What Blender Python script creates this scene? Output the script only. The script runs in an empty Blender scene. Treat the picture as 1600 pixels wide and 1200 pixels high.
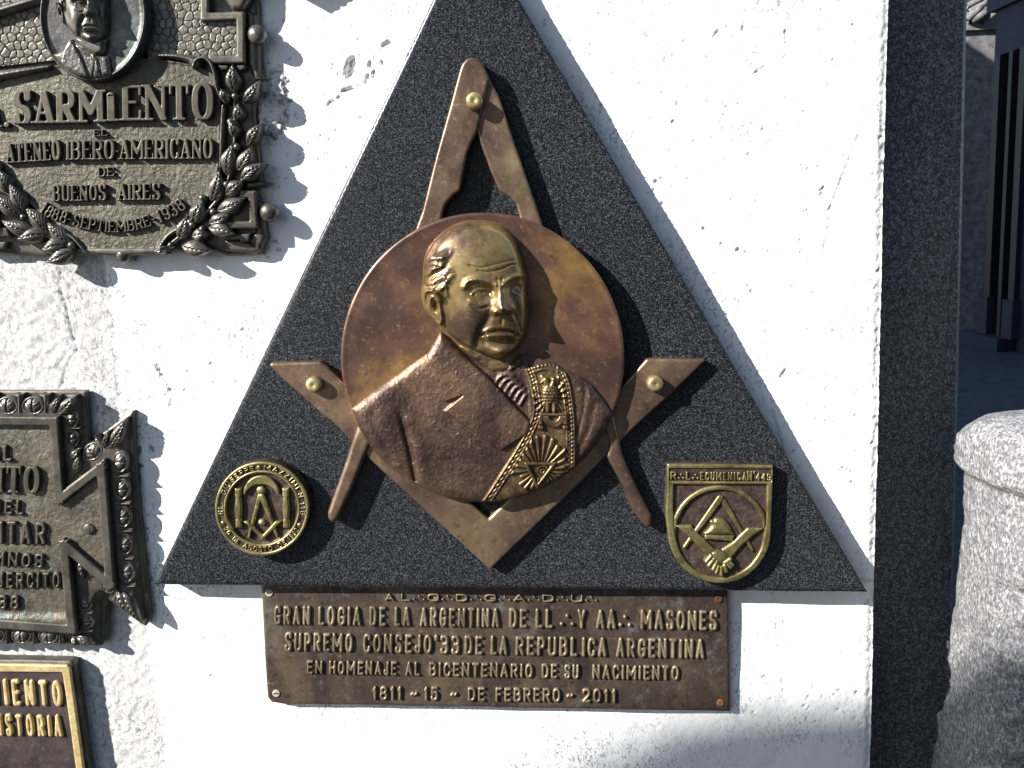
import bpy, math, random
import numpy as np
from mathutils import Vector, Matrix, Euler

# ------------------------------------------------------------------ camera, light, exposure
SC = bpy.context.scene
FPX = 1386.0                      # focal length in photograph pixels
AX = 1.25                         # metres from lens to wall along the axis
S = AX / FPX                      # metres per photograph pixel on the wall
PITCH, ROLL = 10.0, -2.8
RC = (Euler((math.radians(90 - PITCH), 0, 0)).to_matrix() @ Matrix.Rotation(math.radians(ROLL), 3, 'Z'))
FWD = RC @ Vector((0, 0, -1))
P0 = Vector((0, 0, 1.2))
CPOS = P0 - FWD * (AX / FWD.length)
cd = bpy.data.cameras.new('camera')
cd.sensor_fit = 'HORIZONTAL'; cd.sensor_width = 36
cd.lens = 36 * FPX / 1600
cd.clip_start = 0.02; cd.clip_end = 600
cam = bpy.data.objects.new('camera', cd)
SC.collection.objects.link(cam)
cam.matrix_world = Matrix.Translation(CPOS) @ RC.to_4x4()
SC.camera = cam

TOSUN = Vector((-1.6, -1.0, 1.1)).normalized()
w = bpy.data.worlds.new('World'); SC.world = w; w.use_nodes = True
nt = w.node_tree; nt.nodes.clear()
sky = nt.nodes.new('ShaderNodeTexSky'); sky.sky_type = 'NISHITA'; sky.sun_disc = False
sky.sun_elevation = math.asin(TOSUN.z)
sky.sun_rotation = math.atan2(TOSUN.x, TOSUN.y) % (2 * math.pi)
sky.air_density = 1.0; sky.dust_density = 0.6; sky.ozone_density = 2.2
bg = nt.nodes.new('ShaderNodeBackground'); bg.inputs[1].default_value = 0.075
wo = nt.nodes.new('ShaderNodeOutputWorld')
nt.links.new(sky.outputs[0], bg.inputs[0]); nt.links.new(bg.outputs[0], wo.inputs[0])
sl = bpy.data.lights.new('sun', 'SUN'); sl.energy = 5.0; sl.angle = math.radians(0.5); sl.color = (1.0, 0.965, 0.91)
so = bpy.data.objects.new('sun', sl); SC.collection.objects.link(so)
so.rotation_euler = TOSUN.to_track_quat('Z', 'Y').to_euler(); so.location = (-4, -3, 5)
SC.view_settings.view_transform = 'Standard'; SC.view_settings.look = 'None'
SC.view_settings.gamma = 1; SC.view_settings.use_curve_mapping = False
SC.view_settings.exposure = 1.25
SC.cycles.max_bounces = 6

rng = np.random.RandomState(7)
RM = np.array(RC); CP = np.array(CPOS)

# ------------------------------------------------------------------ geometry helpers
def ray(u, v):
    u = np.asarray(u, float); v = np.asarray(v, float)
    d = np.stack([(u - 800) / FPX, -(v - 600) / FPX, -np.ones_like(u + v)], -1)
    return d @ RM.T

def W(u, v, h=None, h0=0.0):
    """point h px proud of the wall plane; (u, v) is where it would be seen at height h0"""
    if h is None: h = h0
    u, v, h = np.broadcast_arrays(np.asarray(u, float), np.asarray(v, float), np.asarray(h, float))
    d = ray(u, v)
    t = (-h0 * S - CP[1]) / d[..., 1]
    p = CP + d * t[..., None]
    p[..., 1] = -h * S
    return p

def on_ground(u, v, z=0.0):
    d = ray(u, v); t = (z - CP[2]) / d[2]; return CP + d * t

def on_x(u, v, X):
    d = ray(u, v); t = (X - CP[0]) / d[0]; return CP + d * t

def ss(a, b, x):
    t = np.clip((x - a) / (b - a), 0, 1); return t * t * (3 - 2 * t)

def sd_seg(U, V, a, b):
    ax, ay = a; bx, by = b
    dx, dy = bx - ax, by - ay
    L = dx * dx + dy * dy + 1e-9
    t = np.clip(((U - ax) * dx + (V - ay) * dy) / L, 0, 1)
    return np.hypot(U - ax - t * dx, V - ay - t * dy)

def sd_line(U, V, pts, closed=False):
    pts = list(pts)
    if closed: pts = pts + [pts[0]]
    if len(pts) == 1: return np.hypot(U - pts[0][0], V - pts[0][1])
    D = None
    for a, b in zip(pts[:-1], pts[1:]):
        d = sd_seg(U, V, a, b)
        D = d if D is None else np.minimum(D, d)
    return D

def sd_poly(U, V, pts):
    n = len(pts); D = sd_line(U, V, pts, True)
    ins = np.zeros(np.shape(U + V), bool)
    for i in range(n):
        x1, y1 = pts[i]; x2, y2 = pts[(i + 1) % n]
        if y1 == y2: continue
        c = ((y1 > V) != (y2 > V)) & (U < (x2 - x1) * (V - y1) / (y2 - y1) + x1)
        ins ^= c
    return np.where(ins, -D, D)

def chaikin(pts, closed=False, n=3):
    pts = [tuple(p) for p in pts]
    for _ in range(n):
        q = []
        m = len(pts)
        rg = range(m) if closed else range(m - 1)
        if not closed: q.append(pts[0])
        for i in rg:
            a = pts[i]; b = pts[(i + 1) % m]
            q.append((a[0] * .75 + b[0] * .25, a[1] * .75 + b[1] * .25))
            q.append((a[0] * .25 + b[0] * .75, a[1] * .25 + b[1] * .75))
        if not closed: q.append(pts[-1])
        pts = q
    return pts

def spline(pts, closed=False, k=6):
    P = np.array(pts, float); n = len(P); out = []
    segs = range(n if closed else n - 1)
    for i in segs:
        p1 = P[i]; p2 = P[(i + 1) % n]
        p0 = P[(i - 1) % n] if (closed or i > 0) else 2 * p1 - p2
        p3 = P[(i + 2) % n] if (closed or i < n - 2) else 2 * p2 - p1
        for j in range(k):
            t = j / k
            out.append(tuple(.5 * (2 * p1 + (p2 - p0) * t + (2 * p0 - 5 * p1 + 4 * p2 - p3) * t * t + (3 * p1 - p0 - 3 * p2 + p3) * t ** 3)))
    if not closed: out.append(tuple(P[-1]))
    return out

def blur(A, s):
    r = int(3 * s + 1); k = np.exp(-np.arange(-r, r + 1) ** 2 / (2 * s * s)); k /= k.sum()
    P = np.pad(A, r, mode='edge')
    P = sum(k[i] * P[i:i + A.shape[0], :] for i in range(2 * r + 1))
    return sum(k[i] * P[:, i:i + A.shape[1]] for i in range(2 * r + 1))

_lat = rng.rand(256, 256)
def vnoise(x, y):
    x = np.asarray(x, float); y = np.asarray(y, float)
    xi = np.floor(x).astype(int); yi = np.floor(y).astype(int)
    fx = x - xi; fy = y - yi
    fx = fx * fx * (3 - 2 * fx); fy = fy * fy * (3 - 2 * fy)
    g = lambda a, b: _lat[a % 256, b % 256]
    return ((g(xi, yi) * (1 - fx) + g(xi + 1, yi) * fx) * (1 - fy) + (g(xi, yi + 1) * (1 - fx) + g(xi + 1, yi + 1) * fx) * fy) - .5

def fbm(x, y, o=4):
    r = 0; a = 1
    for i in range(o):
        r = r + a * vnoise(x * 2 ** i + 13.7 * i, y * 2 ** i + 5.1 * i); a *= .5
    return r

def mesh_from(name, verts, faces, smooth=True, attr=None):
    me = bpy.data.meshes.new(name)
    verts = np.asarray(verts, np.float32)
    if isinstance(faces, np.ndarray) and faces.ndim == 2:
        n, k = faces.shape
        me.vertices.add(len(verts)); me.vertices.foreach_set('co', verts.ravel())
        me.loops.add(n * k); me.loops.foreach_set('vertex_index', faces.astype(np.int32).ravel())
        me.polygons.add(n); me.polygons.foreach_set('loop_start', np.arange(0, n * k, k, dtype=np.int32))
        me.update(calc_edges=True)
    else:
        me.from_pydata([tuple(map(float, v)) for v in verts], [], faces); me.update()
    me.polygons.foreach_set('use_smooth', [bool(smooth)] * len(me.polygons)) if not isinstance(smooth, np.ndarray) else me.polygons.foreach_set('use_smooth', smooth)
    if attr is not None:
        a = me.attributes.new('mask', 'FLOAT_COLOR', 'POINT')
        a.data.foreach_set('color', np.asarray(attr, np.float32).ravel())
    return me

def link(name, me, mat, parent=None, c=None):
    o = bpy.data.objects.new(name, me); SC.collection.objects.link(o)
    if mat is not None: me.materials.append(mat)
    if c is not None: o.location = c
    if parent is not None:
        o.parent = parent
        pl = Vector((0, 0, 0)); q = parent
        while q is not None: pl += q.location; q = q.parent
        o.location = Vector(o.location) - pl
    return o

def mk(name, verts, faces, mat, parent=None, smooth=True, attr=None):
    verts = np.asarray(verts, float)
    c = (verts.max(0) + verts.min(0)) / 2
    return link(name, mesh_from(name, verts - c, faces, smooth, attr), mat, parent, tuple(c))

def thing(name, label, cat, loc, group=None):
    o = bpy.data.objects.new(name, None); SC.collection.objects.link(o)
    o.location = tuple(map(float, loc)); o['label'] = label; o['category'] = cat
    o.empty_display_size = .05
    if group: o['group'] = group
    return o

def tag(o, label=None, cat=None, group=None, kind=None):
    if label: o['label'] = label
    if cat: o['category'] = cat
    if group: o['group'] = group
    if kind: o['kind'] = kind
    return o

def grid_mesh(A, B, D, top, base, xf, h0, skirt=True, keep=None):
    """quads over the grid where D<0, outline snapped onto D=0, dropped to base along the outline"""
    ny, nx = A.shape
    ins = D < 0
    if keep is not None: ins &= keep
    c = ins[:-1, :-1] | ins[1:, :-1] | ins[:-1, 1:] | ins[1:, 1:]
    st = abs(A[0, 1] - A[0, 0])
    gy, gx = np.gradient(D, abs(B[1, 0] - B[0, 0]) * np.sign(B[1, 0] - B[0, 0]), st)
    g2 = gx * gx + gy * gy + 1e-6
    out = (D > 0)
    mv = np.where(out, np.minimum(D, st * 1.45), 0)
    gl = np.sqrt(g2)
    A2 = A - np.where(out, gx / gl * mv, 0); B2 = B - np.where(out, gy / gl * mv, 0)
    H = top
    idx = np.arange(ny * nx).reshape(ny, nx)
    q = np.stack([idx[:-1, :-1][c], idx[1:, :-1][c], idx[1:, 1:][c], idx[:-1, 1:][c]], 1)
    if len(q) == 0: return None, None, None
    used, inv = np.unique(q, return_inverse=True); q = inv.reshape(q.shape)
    uu, vv = xf(A2.ravel()[used], B2.ravel()[used])
    hh = np.broadcast_to(H, A.shape).ravel()[used]
    V = W(uu, vv, hh, h0)
    # orientation: make top faces look towards -y
    a, b, d = V[q[:, 0]], V[q[:, 1]], V[q[:, 2]]
    n = np.cross(b - a, d - a)[:, 1].sum()
    if n > 0: q = q[:, ::-1]
    faces = q; sm = np.ones(len(q), bool)
    if skirt:
        e = np.concatenate([q[:, [0, 1]], q[:, [1, 2]], q[:, [2, 3]], q[:, [3, 0]]])
        key = np.sort(e, 1); k = key[:, 0].astype(np.int64) * (len(used) + 1) + key[:, 1]
        _, first, cnt = np.unique(k, return_index=True, return_counts=True)
        be = e[first[cnt == 1]]
        bv, binv = np.unique(be, return_inverse=True); be2 = binv.reshape(be.shape)
        nb = len(bv); n0 = len(V)
        T = V[bv].copy(); Bt = V[bv].copy()
        bb = np.broadcast_to(base, A.shape).ravel()[used][bv]
        Bt[:, 1] = -bb * S
        V = np.concatenate([V, T, Bt])
        sf = np.stack([be2[:, 1] + n0, be2[:, 0] + n0, be2[:, 0] + n0 + nb, be2[:, 1] + n0 + nb], 1)
        faces = np.concatenate([q, sf]); sm = np.ones(len(faces), bool)
    return V, faces, sm

def solid(name, sdf, bbox, step, top, base, h0, mat, parent=None, xf=None, skirt=True):
    x0, y0, x1, y1 = bbox
    nx = max(3, int(math.ceil((x1 - x0) / step)) + 1); ny = max(3, int(math.ceil((y1 - y0) / step)) + 1)
    A, B = np.meshgrid(np.linspace(x0, x1, nx), np.linspace(y0, y1, ny))
    D = sdf(A, B)
    H = top(A, B, np.minimum(D, 0)) if callable(top) else np.full(A.shape, float(top))
    bs = base(A, B) if callable(base) else base
    if xf is None: xf = lambda a, b: (a, b)
    V, F, sm = grid_mesh(A, B, D, H, bs, xf, h0, skirt)
    if V is None: return None
    return mk(name, V, F, mat, parent, sm)

def bev(h, r=2.0, drop=None):
    """flat top at h with an edge rounded over r px"""
    dd = r if drop is None else drop
    return lambda A, B, D: h - dd * (1 - np.sqrt(np.clip(1 - (1 - np.clip(-D / r, 0, 1)) ** 2, 0, 1)))

def bbox_of(pts, m=3):
    P = np.array(pts); return (P[:, 0].min() - m, P[:, 1].min() - m, P[:, 0].max() + m, P[:, 1].max() + m)

def slab(name, pts, h, base, mat, parent, h0=None, r=2, step=2.0, rough=0, rnd=None, extra=None):
    """plate with a polygon outline"""
    def sdf(A, B):
        d = sd_poly(A, B, pts)
        if rough: d = d + rough * vnoise(A / 5 + 3, B / 5)
        if rnd: d = d + 0 * d
        return d
    def top(A, B, D):
        t = bev(h, r)(A, B, D)
        return t + (extra(A, B) if extra else 0)
    return solid(name, sdf, bbox_of(pts), step, top, base, h if h0 is None else h0, mat, parent)

def dome(name, u, v, r, h, base, mat, parent, h0=None, prof=None, n=20, tilt=None):
    """lathe standing on the wall normal"""
    if prof is None:
        prof = [(1, 0), (1, .15), (.97, .4), (.85, .65), (.65, .84), (.35, .96), (0, 1)]
    c = W(u, v, base, (base + h * .6) if h0 is None else h0)
    V = []; F = []
    k = len(prof)
    for (pr, ph) in prof:
        for j in range(n):
            a = 2 * math.pi * j / n
            V.append((c[0] + pr * r * S * math.cos(a), c[1] - ph * h * S, c[2] + pr * r * S * math.sin(a)))
    for i in range(k - 1):
        for j in range(n):
            F.append((i * n + j, i * n + (j + 1) % n, (i + 1) * n + (j + 1) % n, (i + 1) * n + j))
    return mk(name, V, np.array(F), mat, parent)

def box(name, x0, y0, z0, x1, y1, z1, mat, parent=None):
    V = [(x, y, z) for x in (x0, x1) for y in (y0, y1) for z in (z0, z1)]
    F = [(0, 1, 3, 2), (4, 6, 7, 5), (0, 4, 5, 1), (2, 3, 7, 6), (0, 2, 6, 4), (1, 5, 7, 3)]
    return mk(name, V, F, mat, parent, smooth=False)

# ------------------------------------------------------------------ materials
def nodes(name):
    m = bpy.data.materials.new(name); m.use_nodes = True
    t = m.node_tree; t.nodes.clear()
    o = t.nodes.new('ShaderNodeOutputMaterial'); p = t.nodes.new('ShaderNodeBsdfPrincipled')
    t.links.new(p.outputs[0], o.inputs[0])
    g = t.nodes.new('ShaderNodeNewGeometry')
    return m, t, p, g.outputs['Position']

def nz(t, pos, scale, detail=4, rough=.55, dist=0, sc3=None, loc=(0, 0, 0), rot=(0, 0, 0)):
    src = pos
    if sc3 or loc != (0, 0, 0) or rot != (0, 0, 0):
        mp = t.nodes.new('ShaderNodeMapping'); t.links.new(pos, mp.inputs[0])
        mp.inputs['Scale'].default_value = sc3 or (1, 1, 1); mp.inputs['Location'].default_value = loc
        mp.inputs['Rotation'].default_value = rot
        src = mp.outputs[0]
    n = t.nodes.new('ShaderNodeTexNoise'); n.inputs['Scale'].default_value = scale
    n.inputs['Detail'].default_value = detail; n.inputs['Roughness'].default_value = rough
    n.inputs['Distortion'].default_value = dist
    t.links.new(src, n.inputs['Vector']); return n.outputs[0]

def ramp(t, src, stops):
    r = t.nodes.new('ShaderNodeValToRGB'); e = r.color_ramp.elements
    while len(e) < len(stops): e.new(.5)
    for i, (p, c) in enumerate(stops):
        e[i].position = p; e[i].color = (*c, 1) if len(c) == 3 else c
    t.links.new(src, r.inputs[0]); return r.outputs[0]

def mix(t, f, a, b, mode='MIX'):
    m = t.nodes.new('ShaderNodeMix'); m.data_type = 'RGBA'; m.blend_type = mode
    for k, x in ((0, f), (6, a), (7, b)):
        if hasattr(x, 'is_linked') or isinstance(x, bpy.types.NodeSocket): t.links.new(x, m.inputs[k])
        elif k == 0: m.inputs[0].default_value = x
        else: m.inputs[k].default_value = (*x, 1)
    return m.outputs[2]

def gray(a): return (a, a, a)

def bump(t, p, h, strength, dist, prev=None):
    b = t.nodes.new('ShaderNodeBump'); b.inputs['Strength'].default_value = strength; b.inputs['Distance'].default_value = dist
    t.links.new(h, b.inputs['Height'])
    if prev is not None: t.links.new(prev, b.inputs['Normal'])
    t.links.new(b.outputs[0], p.inputs['Normal']); return b.outputs[0]

def bronze(name, c1, c2, c3=None, rough=.42, metal=.85, pscale=14, grain=900, gs=.25, gd=.0006, verd=None, vamt=.0, rvar=.15, streak=False, stops=(.38, .5, .64), wear=.35):
    m, t, p, pos = nodes(name)
    a = nz(t, pos, pscale, 5, .6, .6, sc3=(1, 1, .45) if streak else None)
    col = ramp(t, a, [(stops[0], c1), (stops[1], c2), (stops[2], c3 or c2)])
    if verd:
        b = nz(t, pos, pscale * 2.2, 6, .7, 0, loc=(3, 1, 7))
        f = ramp(t, b, [(.62 - vamt, gray(0)), (.78 - vamt, gray(1))])
        col = mix(t, f, col, verd)
    if wear:
        lt = tuple(min(1, x * 1.9 + .05) for x in (c3 or c2))
        w1 = ramp(t, nz(t, pos, 130, 6, .78, .4, loc=(8, 3, 5)), [(.56, gray(0)), (.66, gray(wear))])
        w2 = ramp(t, nz(t, pos, 60, 4, .7, 0, sc3=(1.0, 1, 9), rot=(0, .5, 0), loc=(2, 7, 5)), [(.66, gray(0)), (.70, gray(wear * .8))])
        w3 = ramp(t, nz(t, pos, 90, 5, .75, .3, loc=(4, 9, 2)), [(.54, gray(0)), (.68, gray(wear * 1.4))])
        col = mix(t, w3, col, tuple(x * .38 for x in c1)); col = mix(t, w1, col, lt); col = mix(t, w2, col, lt)
    f2 = nz(t, pos, grain * .5, 3, .7)
    col = mix(t, .3, col, ramp(t, f2, [(.3, gray(.35)), (.7, gray(1))]), 'MULTIPLY')
    t.links.new(col, p.inputs['Base Color'])
    p.inputs['Metallic'].default_value = metal
    r = ramp(t, nz(t, pos, pscale * 3, 5, .6, 0, loc=(9, 2, 4)), [(.3, gray(max(.05, rough - rvar))), (.7, gray(min(1, rough + rvar)))])
    t.links.new(r, p.inputs['Roughness'])
    n1 = bump(t, p, nz(t, pos, grain, 2, .6), gs, gd)
    bump(t, p, nz(t, pos, grain * .22, 3, .55, 0, loc=(1, 5, 2)), gs * .8, gd * 2.2, n1)
    return m

def granite(name, lo, mid, hi, rough=.25, scale=620, spec=.5, stretch=None, bumpy=0, tint=None):
    m, t, p, pos = nodes(name)
    a = nz(t, pos, scale, 3, .75, 0, sc3=stretch)
    col = ramp(t, a, [(.36, lo), (.5, mid), (.62, hi)])
    b = nz(t, pos, scale * .35, 2, .6, 0, loc=(5, 5, 5))
    col = mix(t, ramp(t, b, [(.42, gray(0)), (.62, gray(.6))]), col, lo)
    big = nz(t, pos, 5, 3, .5, 0, loc=(2, 2, 2))
    col = mix(t, .5, col, ramp(t, big, [(.3, gray(.6)), (.7, gray(1.0))]), 'MULTIPLY')
    t.links.new(col, p.inputs['Base Color'])
    p.inputs['Roughness'].default_value = rough
    p.inputs['Specular IOR Level'].default_value = spec
    if bumpy:
        n1 = bump(t, p, nz(t, pos, scale * .5, 4, .7), bumpy, .002)
        bump(t, p, nz(t, pos, scale * .12, 4, .6), bumpy, .006, n1)
    return m

M = {}
M['slab'] = granite('dark_granite', (.0035, .004, .0045), (.0115, .0125, .0155), (.110, .116, .128), rough=.27, scale=560, spec=.3)
M['pillar'] = granite('pillar_granite', (.035, .033, .038), (.13, .122, .135), (.34, .32, .345), rough=.5, scale=330, spec=.35)
M['rough_granite'] = granite('grey_granite', (.08, .08, .09), (.22, .22, .225), (.42, .42, .42), rough=.85, scale=340, spec=.2, stretch=(1, 1, .5), bumpy=1.0)
M['brown'] = bronze('brown_bronze', (0.122, 0.076, 0.060), (0.207, 0.137, 0.093), (0.317, 0.226, 0.132), rough=.40, metal=.7, pscale=8, grain=700, gs=.10, gd=.0004, rvar=.1)
M['disc'] = bronze('red_brown_bronze', (0.125, 0.073, 0.064), (0.213, 0.115, 0.081), (0.525, 0.319, 0.106), rough=.36, metal=.72, pscale=6.5, stops=(.42, .52, .70), wear=.22, grain=600, gs=.06, gd=.0004, rvar=.1)
M['coat'] = bronze('rough_coat_bronze', (0.075, 0.048, 0.042), (0.138, 0.085, 0.064), (0.213, 0.131, 0.083), rough=.40, metal=.7, pscale=11, grain=900, gs=.5, gd=.0006, rvar=.12)
M['gold'] = bronze('olive_gold_bronze', (0.156, 0.101, 0.068), (0.325, 0.224, 0.105), (0.442, 0.325, 0.142), rough=.33, metal=.8, pscale=13, grain=500, gs=.07, gd=.0004, rvar=.07)
M['sash'] = bronze('sash_bronze', (0.110, 0.070, 0.047), (0.193, 0.130, 0.065), (0.264, 0.189, 0.089), rough=.40, metal=.75, pscale=30, grain=700, gs=.2, gd=.0004)
M['brass'] = bronze('brass', (.20, .165, .070), (.31, .265, .115), (.37, .32, .15), rough=.38, metal=.75, pscale=30, grain=600, gs=.15, gd=.0004)
M['brass_dark'] = bronze('dark_recess_bronze', (.048, .034, .030), (.080, .054, .046), (.11, .078, .060), rough=.5, metal=.5, pscale=40, grain=480, gs=.5, gd=.0010)
M['bolt'] = bronze('brass_bolt', (.40, .31, .14), (.52, .42, .21), (.60, .50, .27), rough=.36, metal=.75, pscale=40, grain=400, gs=.1, gd=.0004)
M['plate'] = bronze('weathered_plate_bronze', (.060, .043, .038), (.098, .071, .057), (.145, .108, .070), rough=.45, metal=.5, pscale=12, grain=500, gs=.2, gd=.0005, verd=(.19, .20, .19), vamt=.06, streak=True, wear=.5)
M['plate_letter'] = bronze('plate_letter_bronze', (.15, .115, .072), (.22, .175, .11), (.28, .235, .155), rough=.5, metal=.55, pscale=24, grain=600, gs=.2, gd=.0004, verd=(.24, .34, .28), vamt=.03)
M['dark'] = bronze('dark_grey_bronze', (0.069, 0.061, 0.050), (0.106, 0.095, 0.077), (0.144, 0.130, 0.106), rough=.45, metal=.5, pscale=18, grain=700, gs=.12, gd=.0004, verd=(.10, .12, .105), vamt=.0)
M['dark_field'] = bronze('pebbled_dark_bronze', (.056, .050, .036), (.080, .072, .052), (.105, .096, .070), rough=.48, metal=.45, pscale=16, grain=850, gs=.6, gd=.0011, verd=(.095, .12, .105), vamt=.04)
M['dark_letter'] = bronze('dark_letter_bronze', (.055, .048, .034), (.080, .070, .050), (.10, .088, .062), rough=.48, metal=.45, pscale=20, grain=700, gs=.15, gd=.0004)
M['leaf'] = bronze('leaf_bronze', (0.084, 0.077, 0.065), (0.126, 0.118, 0.101), (0.168, 0.162, 0.144), rough=.36, metal=.6, pscale=30, grain=700, gs=.12, gd=.0004, verd=(.11, .135, .12), vamt=.02)
M['medal'] = bronze('medallion_grey_bronze', (.052, .050, .046), (.074, .074, .070), (.095, .104, .10), rough=.45, metal=.5, pscale=20, grain=700, gs=.12, gd=.0004)
M['verd_field'] = bronze('verdigris_field_bronze', (.075, .062, .046), (.110, .092, .068), (.14, .125, .095), rough=.5, metal=.4, pscale=14, grain=480, gs=.7, gd=.0010, verd=(.12, .16, .145), vamt=.08)
M['gold_border'] = bronze('polished_gold_border', (.46, .34, .15), (.58, .44, .21), (.66, .52, .27), rough=.5, metal=.3, pscale=26, grain=500, gs=.1, gd=.0003)
M['purple_field'] = bronze('purple_brown_field', (.050, .036, .038), (.070, .050, .050), (.095, .068, .062), rough=.48, metal=.35, pscale=20, grain=600, gs=.25, gd=.0005, verd=(.15, .15, .15), vamt=-.03)

def plaster():
    m, t, p, pos = nodes('white_plaster')
    at = t.nodes.new('ShaderNodeAttribute'); at.attribute_name = 'mask'
    sp = t.nodes.new('ShaderNodeSeparateColor'); t.links.new(at.outputs['Color'], sp.inputs[0])
    n1 = nz(t, pos, 7, 5, .6)
    white = ramp(t, n1, [(.3, (.80, .80, .80)), (.7, (.90, .895, .885))])
    stucco = ramp(t, nz(t, pos, 160, 5, .7), [(.32, (.36, .36, .355)), (.60, (.60, .60, .59))])
    col = mix(t, sp.outputs[0], white, stucco)
    dirt = ramp(t, nz(t, pos, 120, 5, .75, .5), [(.42, (.10, .095, .09)), (.56, (.55, .54, .53))])
    col = mix(t, sp.outputs[1], col, dirt)
    # small grey flecks where the paint has chipped
    fl = ramp(t, nz(t, pos, 210, 3, .6, 1.2, sc3=(1, 1, .55), rot=(0, .7, 0)), [(.555, gray(0)), (.585, gray(1))])
    reg = ramp(t, nz(t, pos, 6, 3, .6, 0, loc=(4, 4, 1)), [(.42, gray(0)), (.60, gray(.8))])
    f = t.nodes.new('ShaderNodeMath'); f.operation = 'MULTIPLY'; t.links.new(fl, f.inputs[0]); t.links.new(reg, f.inputs[1])
    col = mix(t, f.outputs[0], col, (.22, .22, .23))
    crk = t.nodes.new('ShaderNodeMath'); crk.operation = 'MULTIPLY'; t.links.new(sp.outputs[2], crk.inputs[0]); crk.inputs[1].default_value = 1
    col = mix(t, crk.outputs[0], col, (.28, .28, .29))
    t.links.new(col, p.inputs['Base Color']); p.inputs['Roughness'].default_value = .85
    p.inputs['Specular IOR Level'].default_value = .2
    a = bump(t, p, nz(t, pos, 260, 4, .65), .5, .0012)
    dent = ramp(t, nz(t, pos, 150, 3, .5, .8, sc3=(1, 1, .6), rot=(0, .7, 0), loc=(1, 0, 3)), [(.60, gray(1)), (.68, gray(0))])
    bump(t, p, dent, .35, .0010, a)
    return m
M['plaster'] = plaster()

def simple(name, lo, hi, scale, rough, spec=.3, bmp=.3, bd=.004):
    m, t, p, pos = nodes(name)
    t.links.new(ramp(t, nz(t, pos, scale, 6, .65), [(.3, lo), (.7, hi)]), p.inputs['Base Color'])
    p.inputs['Roughness'].default_value = rough; p.inputs['Specular IOR Level'].default_value = spec
    bump(t, p, nz(t, pos, scale * 3, 5, .6), bmp, bd)
    return m
M['paving'] = simple('grey_paving', (.045, .045, .05), (.10, .10, .108), 9, .8)
M['stone'] = simple('pale_stone', (.07, .07, .078), (.22, .215, .205), 14, .8)
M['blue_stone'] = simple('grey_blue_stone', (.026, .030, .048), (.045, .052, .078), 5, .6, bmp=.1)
M['iron'] = simple('black_iron', (.010, .011, .014), (.022, .024, .030), 20, .45, .5, .1)
M['tomb'] = simple('weathered_tomb_stone', (.16, .155, .145), (.28, .27, .25), 3, .85)
M['thread'] = simple('fibre', (.25, .25, .26), (.4, .4, .4), 50, .8)
M['hole'] = simple('rusty_hole', (.03, .015, .01), (.10, .04, .02), 200, .9)
M['rust'] = simple('rust_screw', (.16, .06, .035), (.30, .12, .06), 300, .8)
M['screw'] = simple('pale_screw', (.30, .27, .23), (.46, .42, .36), 300, .5)

# ------------------------------------------------------------------ large structure
# ground
g = mk('ground', [(-60, -60, 0), (60, -60, 0), (60, 80, 0), (-60, 80, 0)], [(0, 1, 2, 3)], M['paving'], smooth=False)
tag(g, kind='structure')

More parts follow.
